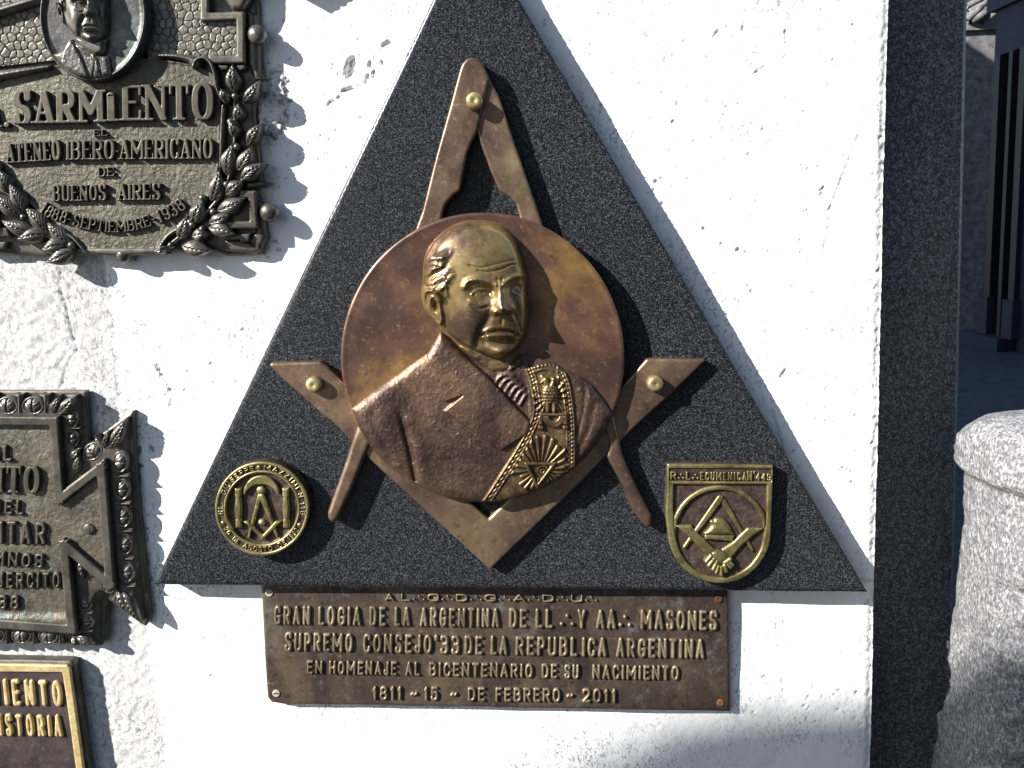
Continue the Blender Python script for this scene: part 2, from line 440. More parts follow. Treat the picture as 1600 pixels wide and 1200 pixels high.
# plastered wall: fine where the photograph looks, coarse beyond
def wall():
    xr = W(1375, 600)[0]
    xl0, xr0 = W(-60, 600)[0], xr
    z_top, z_bot = W(700, -50)[2], W(700, 1260)[2]
    st = .00215
    xs = np.concatenate([np.linspace(-2.6, xl0, 24)[:-1], np.arange(xl0, xr0, st), [xr0]])
    zs = np.concatenate([np.linspace(0, z_bot, 12)[:-1], np.arange(z_bot, z_top, st), np.linspace(z_top + .003, 3.6, 22)])
    X, Z = np.meshgrid(xs, zs)
    # photograph coordinates of every point on the plane
    P = np.stack([X, np.zeros_like(X), Z], -1) - CP
    Q = P @ RM
    U = 800 + FPX * Q[..., 0] / -Q[..., 2]; Vv = 600 - FPX * Q[..., 1] / -Q[..., 2]
    px, pz = X / S, Z / S
    h = 5 * fbm(px / 160, pz / 160, 3) + 1.2 * fbm(px / 34, pz / 34, 3) + .3 * fbm(px / 8, pz / 8, 2)
    # the white coat stops in a ragged line; bare stucco left of it
    line_v = np.array([-400, 0, 430, 470, 600, 660, 760, 900, 980, 1050, 1200, 1700])
    line_u = np.array([120, 140, 166, 176, 190, 206, 216, 226, 234, 244, 264, 330])
    e = U - np.interp(Vv, line_v, line_u) + 7 * fbm(px / 12, pz / 12, 3) + ss(560, 700, Vv) * ss(760, 640, Vv) * 22 * fbm(px / 14 + 9, pz / 14, 3)
    lime = ss(3, -3, e)
    h += -2.6 * lime + lime * (1.5 * fbm(px / 9, pz / 9, 3))
    # rough mortar lump beside the laurel plaque
    d = np.hypot((U - 425) / 24, (Vv - 160) / 48) + .5 * fbm(px / 9, pz / 9, 3)
    rubble = ss(1.05, .9, d)
    h += rubble * (3 + 5 * fbm(px / 7, pz / 7, 3))
    ring = ss(1.22, 1.02, d) * ss(.9, 1.0, d) + rubble * ss(-.05, -.35, fbm(px / 10 + 4, pz / 10, 3)) * .9
    d2 = np.hypot((U - 405) / 30, (Vv - 385) / 18) + .7 * fbm(px / 9 + 3, pz / 9, 3)
    ring = np.maximum(ring, ss(1.0, .7, d2) * ss(0, -.2, fbm(px / 5, pz / 5, 2)))
    # chips and gouges
    pit = np.zeros_like(h); dark = np.zeros_like(h)
    def chip(cu, cv, a, b, ang, dep, dk=.0):
        ca, sa = math.cos(ang), math.sin(ang)
        q = W(cu, cv); m_ = (max(a, b) * 1.5 + 8) * S
        i0, i1 = np.searchsorted(xs, [q[0] - m_, q[0] + m_]); j0, j1 = np.searchsorted(zs, [q[2] - m_, q[2] + m_])
        sl = (slice(j0, j1), slice(i0, i1))
        if i1 <= i0 or j1 <= j0: return
        du, dv = U[sl] - cu, Vv[sl] - cv
        r = np.hypot((du * ca + dv * sa) / a, (-du * sa + dv * ca) / b) + .35 * fbm(px[sl] / 6 + cu, pz[sl] / 6, 2)
        k = ss(1.1, .8, r)
        h[sl] -= dep * k; dark[sl] = np.maximum(dark[sl], dk * k)
    chip(549, 106, 9, 19, .3, 7, .1); chip(545, 139, 12, 3.0, -.35, 5, .5); chip(604, 68, 11, 3, -.5, 4, .5)
    chip(578, 100, 2.5, 8, .3, 4, .5); chip(583, 116, 2, 7, .2, 4, .5); chip(597, 97, 2, 5, -.4, 4, .5); chip(574, 120, 2.5, 6, .3, 4, .4)
    for (a, b) in ((520, 158), (530, 152), (515, 161)): chip(a, b, 6, 2, -.7, 3, .4)
    chip(1119, 52, 9, 2, -.9, 3, .3); chip(1181, 82, 5, 2, .3, 3, .4); chip(1101, 357, 4, 2.4, 0, 3, .6); chip(1129, 381, 4, 2, .2, 3, .7)
    chip(1153, 390, 4, 3, -.4, 3, .7); chip(1026, 284, 4, 3, 0, 3, .5); chip(1225, 583, 2, 11, .6, 3, .35); chip(1285, 300, 2, 13, .35, 3, .5)
    chip(1185, 110, 14, 1.6, -.6, 3, .5); chip(1161, 43, 2, 12, .1, 2, .2); chip(1228, 60, 2, 16, 0, 2, .2)
    chip(247, 575, 4, 7, -.5, 3, .6); chip(252, 585, 2, 6, -.5, 3, .5); chip(237, 702, 3, 7, -.6, 3, .9); chip(217, 705, 3, 8, .1, 3, .8); chip(219, 729, 5, 4, 0, 3, .8)
    chip(228, 826, 7, 1.6, .1, 2, .9); chip(1137, 492, 5, 2, .4, 3, .6)
    rr = random.Random(4)
    for i in range(700):
        if i >= 240:
            cl = rr.choice([(930, 40, 60, 60), (1000, 150, 90, 90), (1160, 45, 60, 40), (1180, 110, 70, 70), (1250, 130, 60, 130), (1090, 170, 60, 60), (1300, 60, 70, 50), (1270, 560, 60, 90), (1300, 650, 50, 70), (1200, 360, 80, 50), (1010, 250, 60, 90), (1120, 300, 90, 90), (500, 60, 60, 50), (560, 130, 50, 40), (500, 190, 50, 60), (480, 250, 50, 40), (370, 470, 60, 50), (240, 600, 50, 40), (330, 600, 50, 60), (350, 1000, 60, 30), (1255, 1090, 100, 30)])
            cu, cv = rr.gauss(cl[0], cl[2] * .7), rr.gauss(cl[1], cl[3] * .7)
        elif i < 95: cu, cv = rr.uniform(880, 1340), rr.uniform(0, 330)
        elif i < 130: cu, cv = rr.uniform(1180, 1370), rr.uniform(520, 760)
        elif i < 165: cu, cv = rr.uniform(1080, 1320), rr.uniform(330, 560)
        elif i < 190: cu, cv = rr.uniform(455, 640), rr.uniform(20, 330)
        elif i < 215: cu, cv = rr.uniform(300, 440), rr.uniform(420, 640)
        else: cv = rr.uniform(0, 1200); cu = 1388 - cv * .022 - rr.uniform(2, 20)
        chip(cu, cv, rr.uniform(.7, 1.6), rr.uniform(1.5, 5.0), rr.uniform(.3, 1.1), rr.uniform(1, 2.4), rr.uniform(.2, .8))
    for (pts, wd, dk) in (([(94, 420), (93, 452), (99, 468), (112, 525), (119, 547), (108, 560), (100, 575), (96, 598), (91, 606)], .7, .7),
                          ([(225, 540), (228, 556), (247, 576), (262, 598), (268, 620), (264, 640)], .8, .4),
                          ([(1207, 640), (1222, 700), (1228, 760)], 1.3, .3), ([(1345, 200), (1300, 320), (1286, 400)], 1.0, .15)):
        dd = sd_line(U, Vv, pts) + 2.0 * vnoise(px / 4, pz / 4)
        k = ss(wd + .9, wd - .4, dd); h -= 2.0 * k; dark = np.maximum(dark, dk * k)
    # rough arris at the right end
    er = ss(18, 2, (xr0 - X) / S); h += er * (2.4 * fbm(px / 6, pz / 6, 2) - 3.5 * er)
    h = np.where((U > -250) & (U < 1600) & (Vv > -250) & (Vv < 1500), h, 0)
    V = np.stack([X, -h * S, Z], -1).reshape(-1, 3)
    ny, nx = X.shape; idx = np.arange(ny * nx).reshape(ny, nx)
    q = np.stack([idx[:-1, :-1].ravel(), idx[:-1, 1:].ravel(), idx[1:, 1:].ravel(), idx[1:, :-1].ravel()], 1)
    # right end return going back 15 cm
    b0 = len(V); back = V[idx[:, -1]].copy(); back[:, 1] = .45
    V = np.concatenate([V, back]); e0 = idx[:, -1]; e1 = np.arange(ny) + b0
    q = np.concatenate([q, np.stack([e0[:-1], e1[:-1], e1[1:], e0[1:]], 1)])
    mask = np.zeros((len(V), 4)); n = ny * nx
    mask[:n, 0] = lime.ravel(); mask[:n, 1] = np.clip(np.maximum(rubble * .35, ring), 0, 1).ravel(); mask[:n, 2] = dark.ravel(); mask[:, 3] = 1
    c = np.array([0, 0, 1.2])
    o = mk('plaster_wall', V, q, M['plaster'], None, True, mask)
    tag(o, 'white painted rough plaster wall carrying all the bronze plaques', 'wall')
wall()
XE = float(W(1375, 600)[0])

# dark granite pillar set back behind the wall's end, in its shade
def pillar():
    d = -125
    L, R_ = W(1370, 300, d, d)[0] - .03, W(1513, 0, d, d)
    y0 = -d * S
    tl, tr = W(1360, -200, d, d), W(1520, -200, d, d)
    bl, br = W(1340, 1300, d, d), W(1484, 1300, d, d)
    root = thing('granite_pillar', 'tall dark polished granite pillar standing in shade beside the white wall', 'pillar', (br[0] - .06, y0 + .1, 0))
    def ex(t, b, z): k = (z - b[2]) / (t[2] - b[2]); return b[0] + (t[0] - b[0]) * k
    z0, z1 = 0, 3.4
    xa = XE - .012
    pts = lambda z: (ex(tr, br, z))
    ch = .008
    V = []
    for z in (z0, z1):
        xr = pts(z)
        V += [(xa, y0, z), (xr - ch, y0, z), (xr, y0 + ch, z), (xr, y0 + .28, z), (xa, y0 + .28, z)]
    F = [(0, 1, 6, 5), (1, 2, 7, 6), (2, 3, 8, 7), (3, 4, 9, 8), (4, 0, 5, 9), (5, 6, 7, 8, 9)]
    mk('shaft', V, F, M['pillar'], root, smooth=False)
    # low proud facing with a stepped outline along its right side, as the photograph shows
    o = [(1472, 640), (1474, 760), (1478, 850), (1468, 880), (1484, 900), (1488, 990), (1484, 1080), (1480, 1330), (1300, 1330), (1300, -150), (1500, -150), (1496, 200), (1486, 420)]
    slab('facing', o, d + 5, d - 1, M['pillar'], root, h0=d + 5, r=2, step=9)
pillar()

# our tomb's body behind the wall and pillar (casts the shade over the passage)
box('tomb_body', -2.6, .46, 0, XE + .12, 6.3, 6.3, M['tomb'])
tag(bpy.data.objects['tomb_body'], 'stone body of the tomb hidden behind the white plaster wall', 'tomb')

# building across the passage: runs away from the viewer at the right
gp = on_ground(1566, 546)
XF = float(gp[0])
def facade():
    root = thing('mausoleum', 'dark blue shaded mausoleum front with tall black iron doors beyond the passage', 'mausoleum', (XF, gp[1], 0))
    Y = lambda u: float(on_x(u, 400, XF)[1])
    zt = float(on_x(1566, 85, XF)[2])
    ya, yb = Y(1543), Y(1592)
    yn = Y(1700)
    # wall with its door opening
    box('wall', XF + .02, yn, 0, XF + .6, yb, zt + 2.2, M['blue_stone'], root)
    box('wall', XF + .02, ya, 0, XF + .6, ya + .07, zt + 2.2, M['blue_stone'], root)
    box('lintel', XF, yb, zt, XF + .6, ya, zt + .42, M['blue_stone'], root)
    box('cornice', XF - .05, yb - .3, zt + .424, XF + .6, ya + .12, zt + 2.2, M['blue_stone'], root)
    box('step', XF - .14, yb + .05, 0, XF + .3, ya + .3, .13, M['blue_stone'], root)
    for (y, w_) in ((ya - .02, .10), ((ya + yb) / 2, .06), (yb + .10, .10)):
        box('door_frame', XF - .03, y - w_, .13, XF + .12, y, zt - .003, M['iron'], root)
    for k in range(2):
        a = yb + .1 + k * (ya - yb - .1) / 2; b = a + (ya - yb - .1) / 2 - .06
        dl = box('door', XF + .10, a + .002, .14, XF + .14, b, zt - .01, M['iron'], root)
        n = 7
        for j in range(n):
            y = a + (j + .5) * (b - a) / n
            box('bar', XF + .07, y - .009, .7, XF + .095, y + .009, zt - .1, M['iron'], dl)
        for z in (.68, zt * .5, zt - .1):
            box('rail', XF + .062, a + .01, z, XF + .098, b - .01, z + .05, M['iron'], dl)
    for y in (ya - .05, yb + .05):
        box('plinth', XF - .06, y - .09, .131, XF + .1, y + .09, .5, M['blue_stone'], root)
facade()

def far_tomb():
    yf = float(on_x(1541, 400, XF)[1]) + 1.2
    def at(u, v):
        d = ray(u, v); t = (yf - CP[1]) / d[1]; return CP + d * t
    p = at(1515, 300); q = at(1560, 300)
    root = thing('carved_stone_tomb', 'pale stone tomb corner with sunlit carved leaves at its top, beyond the pillar', 'tomb', (p[0], yf, 0))
    zc = float(at(1530, 36)[2]); z2 = float(at(1530, 45)[2])
    box('wall', p[0] - .8, yf, 0, q[0] + .8, yf + 1, z2 - .02, M['stone'], root)
    box('cap', p[0] - .85, yf - .05, z2 - .018, q[0] + .8, yf + 1, zc, M['stone'], root)
    box('block', p[0] - .8, yf + .02, zc + .002, q[0] + .8, yf + 1, zc + 1.2, M['stone'], root)
    # carved fronds: tapered curved bars
    k = 0
    for (a, b, wd) in (((1505, 34), (1560, -14), .05), ((1508, 22), (1546, 10), .045), ((1512, 36), (1548, 20), .05), ((1505, 12), (1548, 0), .045),
                       ((1524, 34), (1534, 8), .04), ((1500, 2), (1535, -20), .05), ((1517, 30), (1552, -4), .035), ((1530, 36), (1560, 22), .04)):
        A = at(*a); B = at(*b); V = []; F = []
        for j in range(9):
            t = j / 8; c = A * (1 - t) + B * t; c = c + np.array([0, -.06 - .08 * math.sin(math.pi * t), .03 * math.sin(math.pi * t)])
            r = wd * (1.1 - .8 * t) * (.4 + .6 * math.sin(math.pi * min(1, t * .8 + .2)))
            dd = (B - A); dd /= np.linalg.norm(dd); n1 = np.array([-dd[2], 0, dd[0]])
            for i in range(6):
                an = i * math.pi / 3
                V.append(c + n1 * r * math.cos(an) + np.array([0, r * math.sin(an), 0]))
        for j in range(8):
            for i in range(6):
                F.append((j * 6 + i, j * 6 + (i + 1) % 6, (j + 1) * 6 + (i + 1) % 6, (j + 1) * 6 + i))
        mk('frond', V, np.array(F), M['stone'], root)
far_tomb()

# rough granite block at the right
def block():
    prof = [(648, 1620), (655, 1578), (668, 1551), (680, 1540), (695, 1532), (715, 1530), (745, 1528), (752, 1534), (758, 1541), (800, 1538), (850, 1533), (900, 1527), (960, 1519), (1010, 1517), (1030, 1509), (1060, 1505), (1100, 1500), (1160, 1490), (1260, 1482), (1500, 1462), (2500, 1430)]
    vs = np.array([a for a, b in prof]); us = np.array([b for a, b in prof])
    hb = 100.0
    zz = []; xl = []
    for v in np.concatenate([np.arange(648, 1300, 5.0), np.linspace(1310, 2900, 40)]):
        u = np.interp(v, vs, us); p = W(u, v, hb, hb)
        if p[2] < -.02: break
        zz.append(p[2]); xl.append(p[0])
    zz = np.array(zz); xl = np.array(xl)
    nA = 120; V = []
    for i, (z, x) in enumerate(zip(zz, xl)):
        xr = x + .40; cx = (x + xr) / 2; a = (xr - x) / 2
        cap = 1.0
        v = 648 + i * 5 if i < 131 else 1300
        dep = .095
        t = (z - zz[0])
        topk = math.sqrt(max(0, 1 - max(0, (1 - (zz[0] - z) / .07)) ** 2)) if zz[0] - z < .07 else 1
        grow = .018 if v < 748 else 0.0
        for j in range(nA):
            th = 2 * math.pi * j / nA
            c, s = math.cos(th), math.sin(th)
            e = .62
            X = cx + (a) * np.sign(c) * abs(c) ** e
            Yy = (dep * topk + grow * topk + .012) * np.sign(s) * abs(s) ** e
            V.append((X, Yy, z))
    V = np.array(V)
    # centre the block in depth so that its left silhouette sits 20 px proud of the wall
    V[:, 1] += -hb * S
    n = .013 * fbm(V[:, 0] * 50 + V[:, 1] * 37, V[:, 2] * 50, 5) + .035 * fbm(V[:, 0] * 11 + V[:, 1] * 7, V[:, 2] * 11 + 4, 3)
    V[:, 1] += n; V[:, 0] += .5 * .006 * fbm(V[:, 1] * 50, V[:, 2] * 50 + 8, 3)
    # sloping fracture low on the front, falling away from the sun
    R_ = len(zz); F = []
    for i in range(R_ - 1):
        for j in range(nA):
            F.append((i * nA + j, i * nA + (j + 1) % nA, (i + 1) * nA + (j + 1) % nA, (i + 1) * nA + j))
    top = len(V); V = np.concatenate([V, [V[:nA].mean(0) + np.array([0, 0, .012])]])
    for j in range(nA): F.append((j, (j + 1) % nA, top, top))
    Fq = [f if f[2] != f[3] else (f[0], f[1], f[2]) for f in F]
    o = mk('granite_block', V, Fq, M['rough_granite'], None, True)
    tag(o, 'rough hewn pale grey granite block with rounded sunlit top at the right', 'stone block')
block()

# unseen tomb added behind the viewer; its roof edge is shaped to throw the soft shade along the foot of the wall
def opposite():
    T = 9.0
    def q(u, v): return Vector(W(u, v)) + TOSUN * T
    pts = [q(1750, 1078), q(1200, 1098), q(1020, 1125), q(860, 1215), q(700, 1450)]
    y0 = min(p.y for p in pts)
    root = thing('unseen_shade_tomb', 'weathered stone tomb added unseen behind the viewer, outlined to shade the foot of the wall', 'tomb', (pts[0].x - .6, y0 - .6, 0))
    out = [(p.x, p.z) for p in pts]
    out = out + [(out[-1][0], 0), (out[0][0], 0)]
    n = len(out); V = [(x, y0, z) for x, z in out] + [(x, y0 - 1.6, z) for x, z in out]
    F = [tuple(range(n)), tuple(range(2 * n - 1, n - 1, -1))] + [(i, i + n, (i + 1) % n + n, (i + 1) % n) for i in range(n)]
    mk('wall', V, F, M['tomb'], root, smooth=False)
    r2 = thing('unseen_reflected_tomb', 'tall weathered stone tomb added unseen behind the viewer to the right, for dark reflections in the bronze', 'tomb', (2, -4.9, 0))  # added out of view so the bronze has something dark to reflect
    box('wall', -.9, -7.5, 0, 9, -4.6, 5.2, M['tomb'], r2)
    box('cornice', -1.05, -7.6, 5.203, 9.1, -4.4, 5.6, M['tomb'], r2)
    box('plinth', -.95, -4.597, 0, 9, -4.45, .5, M['tomb'], r2)
    for k in range(3):
        box('door', .6 + k * 2.8, -4.597, .503, 1.6 + k * 2.8, -4.54, 3.2, M['iron'], r2)
opposite()

# ------------------------------------------------------------------ lettering
G = {
 'A': (.66, [('l', (0, 0), (.5, 1), (1, 0)), ('l', (.2, .3), (.8, .3))]),
 'B': (.62, [('l', (0, 0), (0, 1)), ('o', (0, 1), (.92, 1), (.92, .53), (0, .53)), ('o', (0, .53), (1, .53), (1, 0), (0, 0))]),
 'C': (.60, [('o', (1, .77), (1, 1.0), (0, 1.0), (0, 0), (1, 0), (1, .23))]),
 'D': (.62, [('l', (0, 0), (0, 1)), ('o', (0, 1), (1, 1), (1, 0), (0, 0))]),
 'E': (.56, [('l', (0, 0), (0, 1)), ('h', (0, 1), (1, 1)), ('h', (0, .52), (.8, .52)), ('h', (0, 0), (1, 0))]),
 'F': (.54, [('l', (0, 0), (0, 1)), ('h', (0, 1), (1, 1)), ('h', (0, .52), (.8, .52))]),
 'G': (.62, [('o', (1, .72), (1, 1), (0, 1), (0, 0), (1, 0), (1, .42)), ('h', (.6, .42), (1, .42))]),
 'H': (.64, [('l', (0, 0), (0, 1)), ('l', (1, 0), (1, 1)), ('h', (0, .5), (1, .5))]),
 'I': (.22, [('l', (.5, 0), (.5, 1))]),
 'J': (.50, [('l', (1, 1), (1, .3)), ('o', (1, .35), (1, 0), (0, 0), (0, .3))]),
 'L': (.50, [('l', (0, 0), (0, 1)), ('h', (0, 0), (1, 0))]),
 'M': (.84, [('l', (0, 0), (0, 1), (.5, .3), (1, 1), (1, 0))]),
 'N': (.66, [('l', (0, 0), (0, 1), (1, 0), (1, 1))]),
 'O': (.64, [('c', (0, 0), (1, 0), (1, 1), (0, 1))]),
 'P': (.58, [('l', (0, 0), (0, 1)), ('o', (0, 1), (1, 1), (1, .45), (0, .45))]),
 'R': (.62, [('l', (0, 0), (0, 1)), ('o', (0, 1), (1, 1), (1, .48), (0, .48)), ('l', (.5, .48), (1, 0))]),
 'S': (.58, [('o', (1, .80), (.98, 1.03), (0, 1.02), (-.02, .57), (1.02, .45), (1, -.02), (.02, -.03), (0, .20))]),
 'T': (.58, [('l', (.5, 0), (.5, 1)), ('h', (0, 1), (1, 1))]),
 'U': (.62, [('o', (0, 1), (0, .45), (0, 0), (1, 0), (1, .45), (1, 1))]),
 'Y': (.62, [('l', (0, 1), (.5, .45)), ('l', (1, 1), (.5, .45)), ('l', (.5, .45), (.5, 0))]),
 'Z': (.56, [('h', (0, 1), (1, 1)), ('l', (1, 1), (0, 0)), ('h', (0, 0), (1, 0))]),
 '0': (.56, [('c', (0, 0), (1, 0), (1, 1), (0, 1))]),
 '1': (.34, [('l', (.0, .78), (.6, 1), (.6, 0))]),
 '2': (.56, [('o', (0, .72), (0, 1), (1, 1), (1, .55), (0, 0)), ('h', (0, 0), (1, 0))]),
 '3': (.54, [('o', (0, .84), (0, 1.02), (1, 1.02), (1, .53), (.4, .53)), ('o', (.4, .53), (1.02, .53), (1, -.02), (0, -.02), (0, .16))]),
 '4': (.58, [('l', (.75, 0), (.75, 1), (0, .3)), ('h', (0, .3), (1, .3))]),
 '5': (.54, [('h', (.1, 1), (.95, 1)), ('l', (.1, 1), (.05, .55)), ('o', (.05, .55), (1, .72), (1, 0), (0, 0), (0, .2))]),
 '6': (.56, [('o', (.95, .85), (.7, 1), (0, .95), (0, .3)), ('c', (0, 0), (1, 0), (1, .58), (0, .58))]),
 '8': (.56, [('c', (.08, .53), (.92, .53), (.92, 1), (.08, 1)), ('c', (0, 0), (1, 0), (1, .53), (0, .53))]),
 '9': (.56, [('o', (.05, .15), (.3, 0), (1, .05), (1, .7)), ('c', (0, .42), (1, .42), (1, 1), (0, 1))]),
 '-': (.40, [('h', (0, .45), (1, .45))]),
 '~': (.46, [('o', (0, .40), (.3, .56), (.7, .36), (1, .52))]),
 '.': (.18, [('d', (.5, 0))]),
 '*': (.40, [('d', (.5, .45))]),
 '#': (.62, [('d', (0, .1)), ('d', (1, .1)), ('d', (.5, .6))]),
 "'": (.24, [('c', (0, .80), (1, .80), (1, 1), (0, 1))]),
 'i': (.30, [('l', (.5, 0), (.5, .78))]),
}
def glyph(parent, ch, org, ex, ey, wpx, hpx, wt, relief, base, mat, serif=False, step=1.0, name='letter'):
    """org: lower-left corner in px; ex, ey: unit vectors (px) along and up"""
    _, strokes = G[ch]
    T = wt * hpx / 2; t = T * .45 if serif else T
    segs = []
    X = lambda x: T + x * (wpx - 2 * T)
    Yv = lambda y: t + y * (hpx - 2 * t)
    for s in strokes:
        kind, pts = s[0], list(s[1:])
        if ch == "'": pass
        if kind == 'd':
            segs.append(((X(pts[0][0]), Yv(pts[0][1]) + T * .6), (X(pts[0][0]), Yv(pts[0][1]) + T * .6), T * (1.15 if ch != '*' else 1.4))); continue
        if kind in 'oc': path = chaikin(pts, kind == 'c', 3)
        else: path = pts
        P = [(X(a), Yv(b)) for a, b in path]
        if kind == 'c': P.append(P[0])
        for a, b in zip(P[:-1], P[1:]):
            if serif:
                L = math.hypot(b[0] - a[0], b[1] - a[1]) + 1e-9; ty = abs(b[1] - a[1]) / L
                r = t + (T - t) * ty ** 1.3
                if kind == 'l': r = T
                if kind == 'h': r = t * 1.15
                if ch == 'A' and kind == 'l' and a[0] < b[0] and a[1] < b[1]: r = T * .6
                if ch == 'A' and abs(b[1] - a[1]) < 1: r = t
                if ch in 'NM' and abs(b[0] - a[0]) < 1: r = T * (.62 if ch == 'N' or a[0] < wpx / 2 else .95)
            else: r = T
            segs.append((a, b, r))
        if serif and kind == 'l' and ch not in "i'":
            for (q, o_) in ((P[0], path[0]), (P[-1], path[-1])):
                if o_[1] in (0, 1) or (ch == 'Y' and o_[1] == 1):
                    yy = t * .9 if o_[1] == 0 else hpx - t * .9
                    if ch == 'N' and o_ == (0, 1): pass
                    sw = T * 1.55 if wpx > hpx * .3 else wpx * .5
                    segs.append(((q[0] - sw, yy), (q[0] + sw, yy), t * .9))
            if ch in 'NM':
                segs.append(((P[1][0] - T * 1.5, hpx - t * .9), (P[1][0], hpx - t * .9), t * .9))
            if ch == 'M':
                segs.append(((P[3][0], hpx - t * .9), (P[3][0] + T * 1.5, hpx - t * .9), t * .9))
        if serif and kind == 'h' and ch in 'EFLTZ' and abs(path[0][1] - .52) > .1:
            yy = P[1][1]; dn = -1 if path[0][1] == 1 else 1
            segs.append(((P[1][0] + T - t, yy), (P[1][0] + T - t, yy + dn * .22 * hpx), t))
            if ch == 'T': segs.append(((P[0][0] - T + t, yy), (P[0][0] - T + t, yy + dn * .22 * hpx), t))
        if serif and kind == 'o' and ch in 'CGS':
            segs.append((P[0], (P[0][0] + T * .6, hpx * .96), t))
            if ch == 'S': segs.append((P[-1], (P[-1][0] - T * .6, hpx * .04), t))
    def sdf(A, B):
        D = None
        for a, b, r in segs:
            d = sd_seg(A, B, a, b) - r
            D = d if D is None else np.minimum(D, d)
        return np.maximum(D, np.maximum(-B - .02, B - hpx - .02))
    mnx = min(min(a[0], b[0]) - r for a, b, r in segs) - 1.5; mxx = max(max(a[0], b[0]) + r for a, b, r in segs) + 1.5
    xf = lambda a, b: (org[0] + a * ex[0] + b * ey[0], org[1] + a * ex[1] + b * ey[1])
    rr = min(T, 1.6)
    h = base + relief
    if hpx < 16: top = bev(h, .7, .6)
    else: top = (lambda A, B, D: base + relief * (.45 + .55 * np.sqrt(np.clip(1 - (1 - np.clip(-D / (T * .9), 0, 1)) ** 2, 0, 1)))) if not serif else bev(h, .9, min(1.0, relief * .4))
    return solid(name, sdf, (mnx, -1.5, mxx, hpx + 1.5), step, top, base - .5, h, mat, parent, xf)

def write(parent, s, a, b, h1, h2, wt, relief, base, mat, serif=False, step=1.0, lean=None, gap=.20):
    """word s from px a to px b along the baseline; h1, h2 letter height at both ends"""
    adv = [(G[c][0] if c != ' ' else .35) for c in s]
    tot = sum(adv) + gap * (len(s) - 1)
    L = math.hypot(b[0] - a[0], b[1] - a[1]); k = L / tot
    ex = ((b[0] - a[0]) / L, (b[1] - a[1]) / L)
    x = 0
    for c, w_ in zip(s, adv):
        if c != ' ':
            t = x * k / L
            h = h1 + (h2 - h1) * t
            ey = (ex[1], -ex[0])
            if lean is not None:
                ey = (-lean, -1.0)
            hh = h * rng.uniform(.98, 1.02)
            glyph(parent, c, (a[0] + ex[0] * x * k, a[1] + ex[1] * x * k), ex, ey, w_ * k, hh, wt, relief, base, mat, serif, step)
        x += w_ + gap

def write_arc(parent, s, cx, cy, r, a0, a1, h, wt, relief, base, mat, serif=False, step=.8, inside=False, gap=.22, ry=None):
    """angles in degrees, y up; text runs from a0 to a1; inside=True: reading along the bottom"""
    ry = ry or r
    adv = [(G[c][0] if c != ' ' else .35) for c in s]
    tot = sum(adv) + gap * (len(s) - 1)
    x = 0
    for c, w_ in zip(s, adv):
        if c != ' ':
            th = math.radians(a0 + (a1 - a0) * (x + w_ / 2) / tot)
            sg = -1 if a1 < a0 else 1
            ex = (-math.sin(th) * sg, -math.cos(th) * sg)
            ey = (math.cos(th), -math.sin(th)) if not inside else (-math.cos(th), math.sin(th))
            arc = abs(math.radians(a1 - a0)) * r; wpx = w_ / tot * arc
            o = (cx + r * math.cos(th) - ex[0] * wpx / 2, cy - ry * math.sin(th) - ex[1] * wpx / 2)
            glyph(parent, c, o, ex, ey, wpx, h, wt, relief, base, mat, serif, step)
        x += w_ + gap

# ------------------------------------------------------------------ black granite triangle
HS = 40.0
T3 = [(240, 914), (737, -127), (1356, 926)]
sl_ = slab('triangle_slab', T3, HS, 0, M['slab'], None, h0=HS, r=3.2, step=5)
tag(sl_, 'large black speckled granite triangle slab fixed to the white wall', 'stone slab')

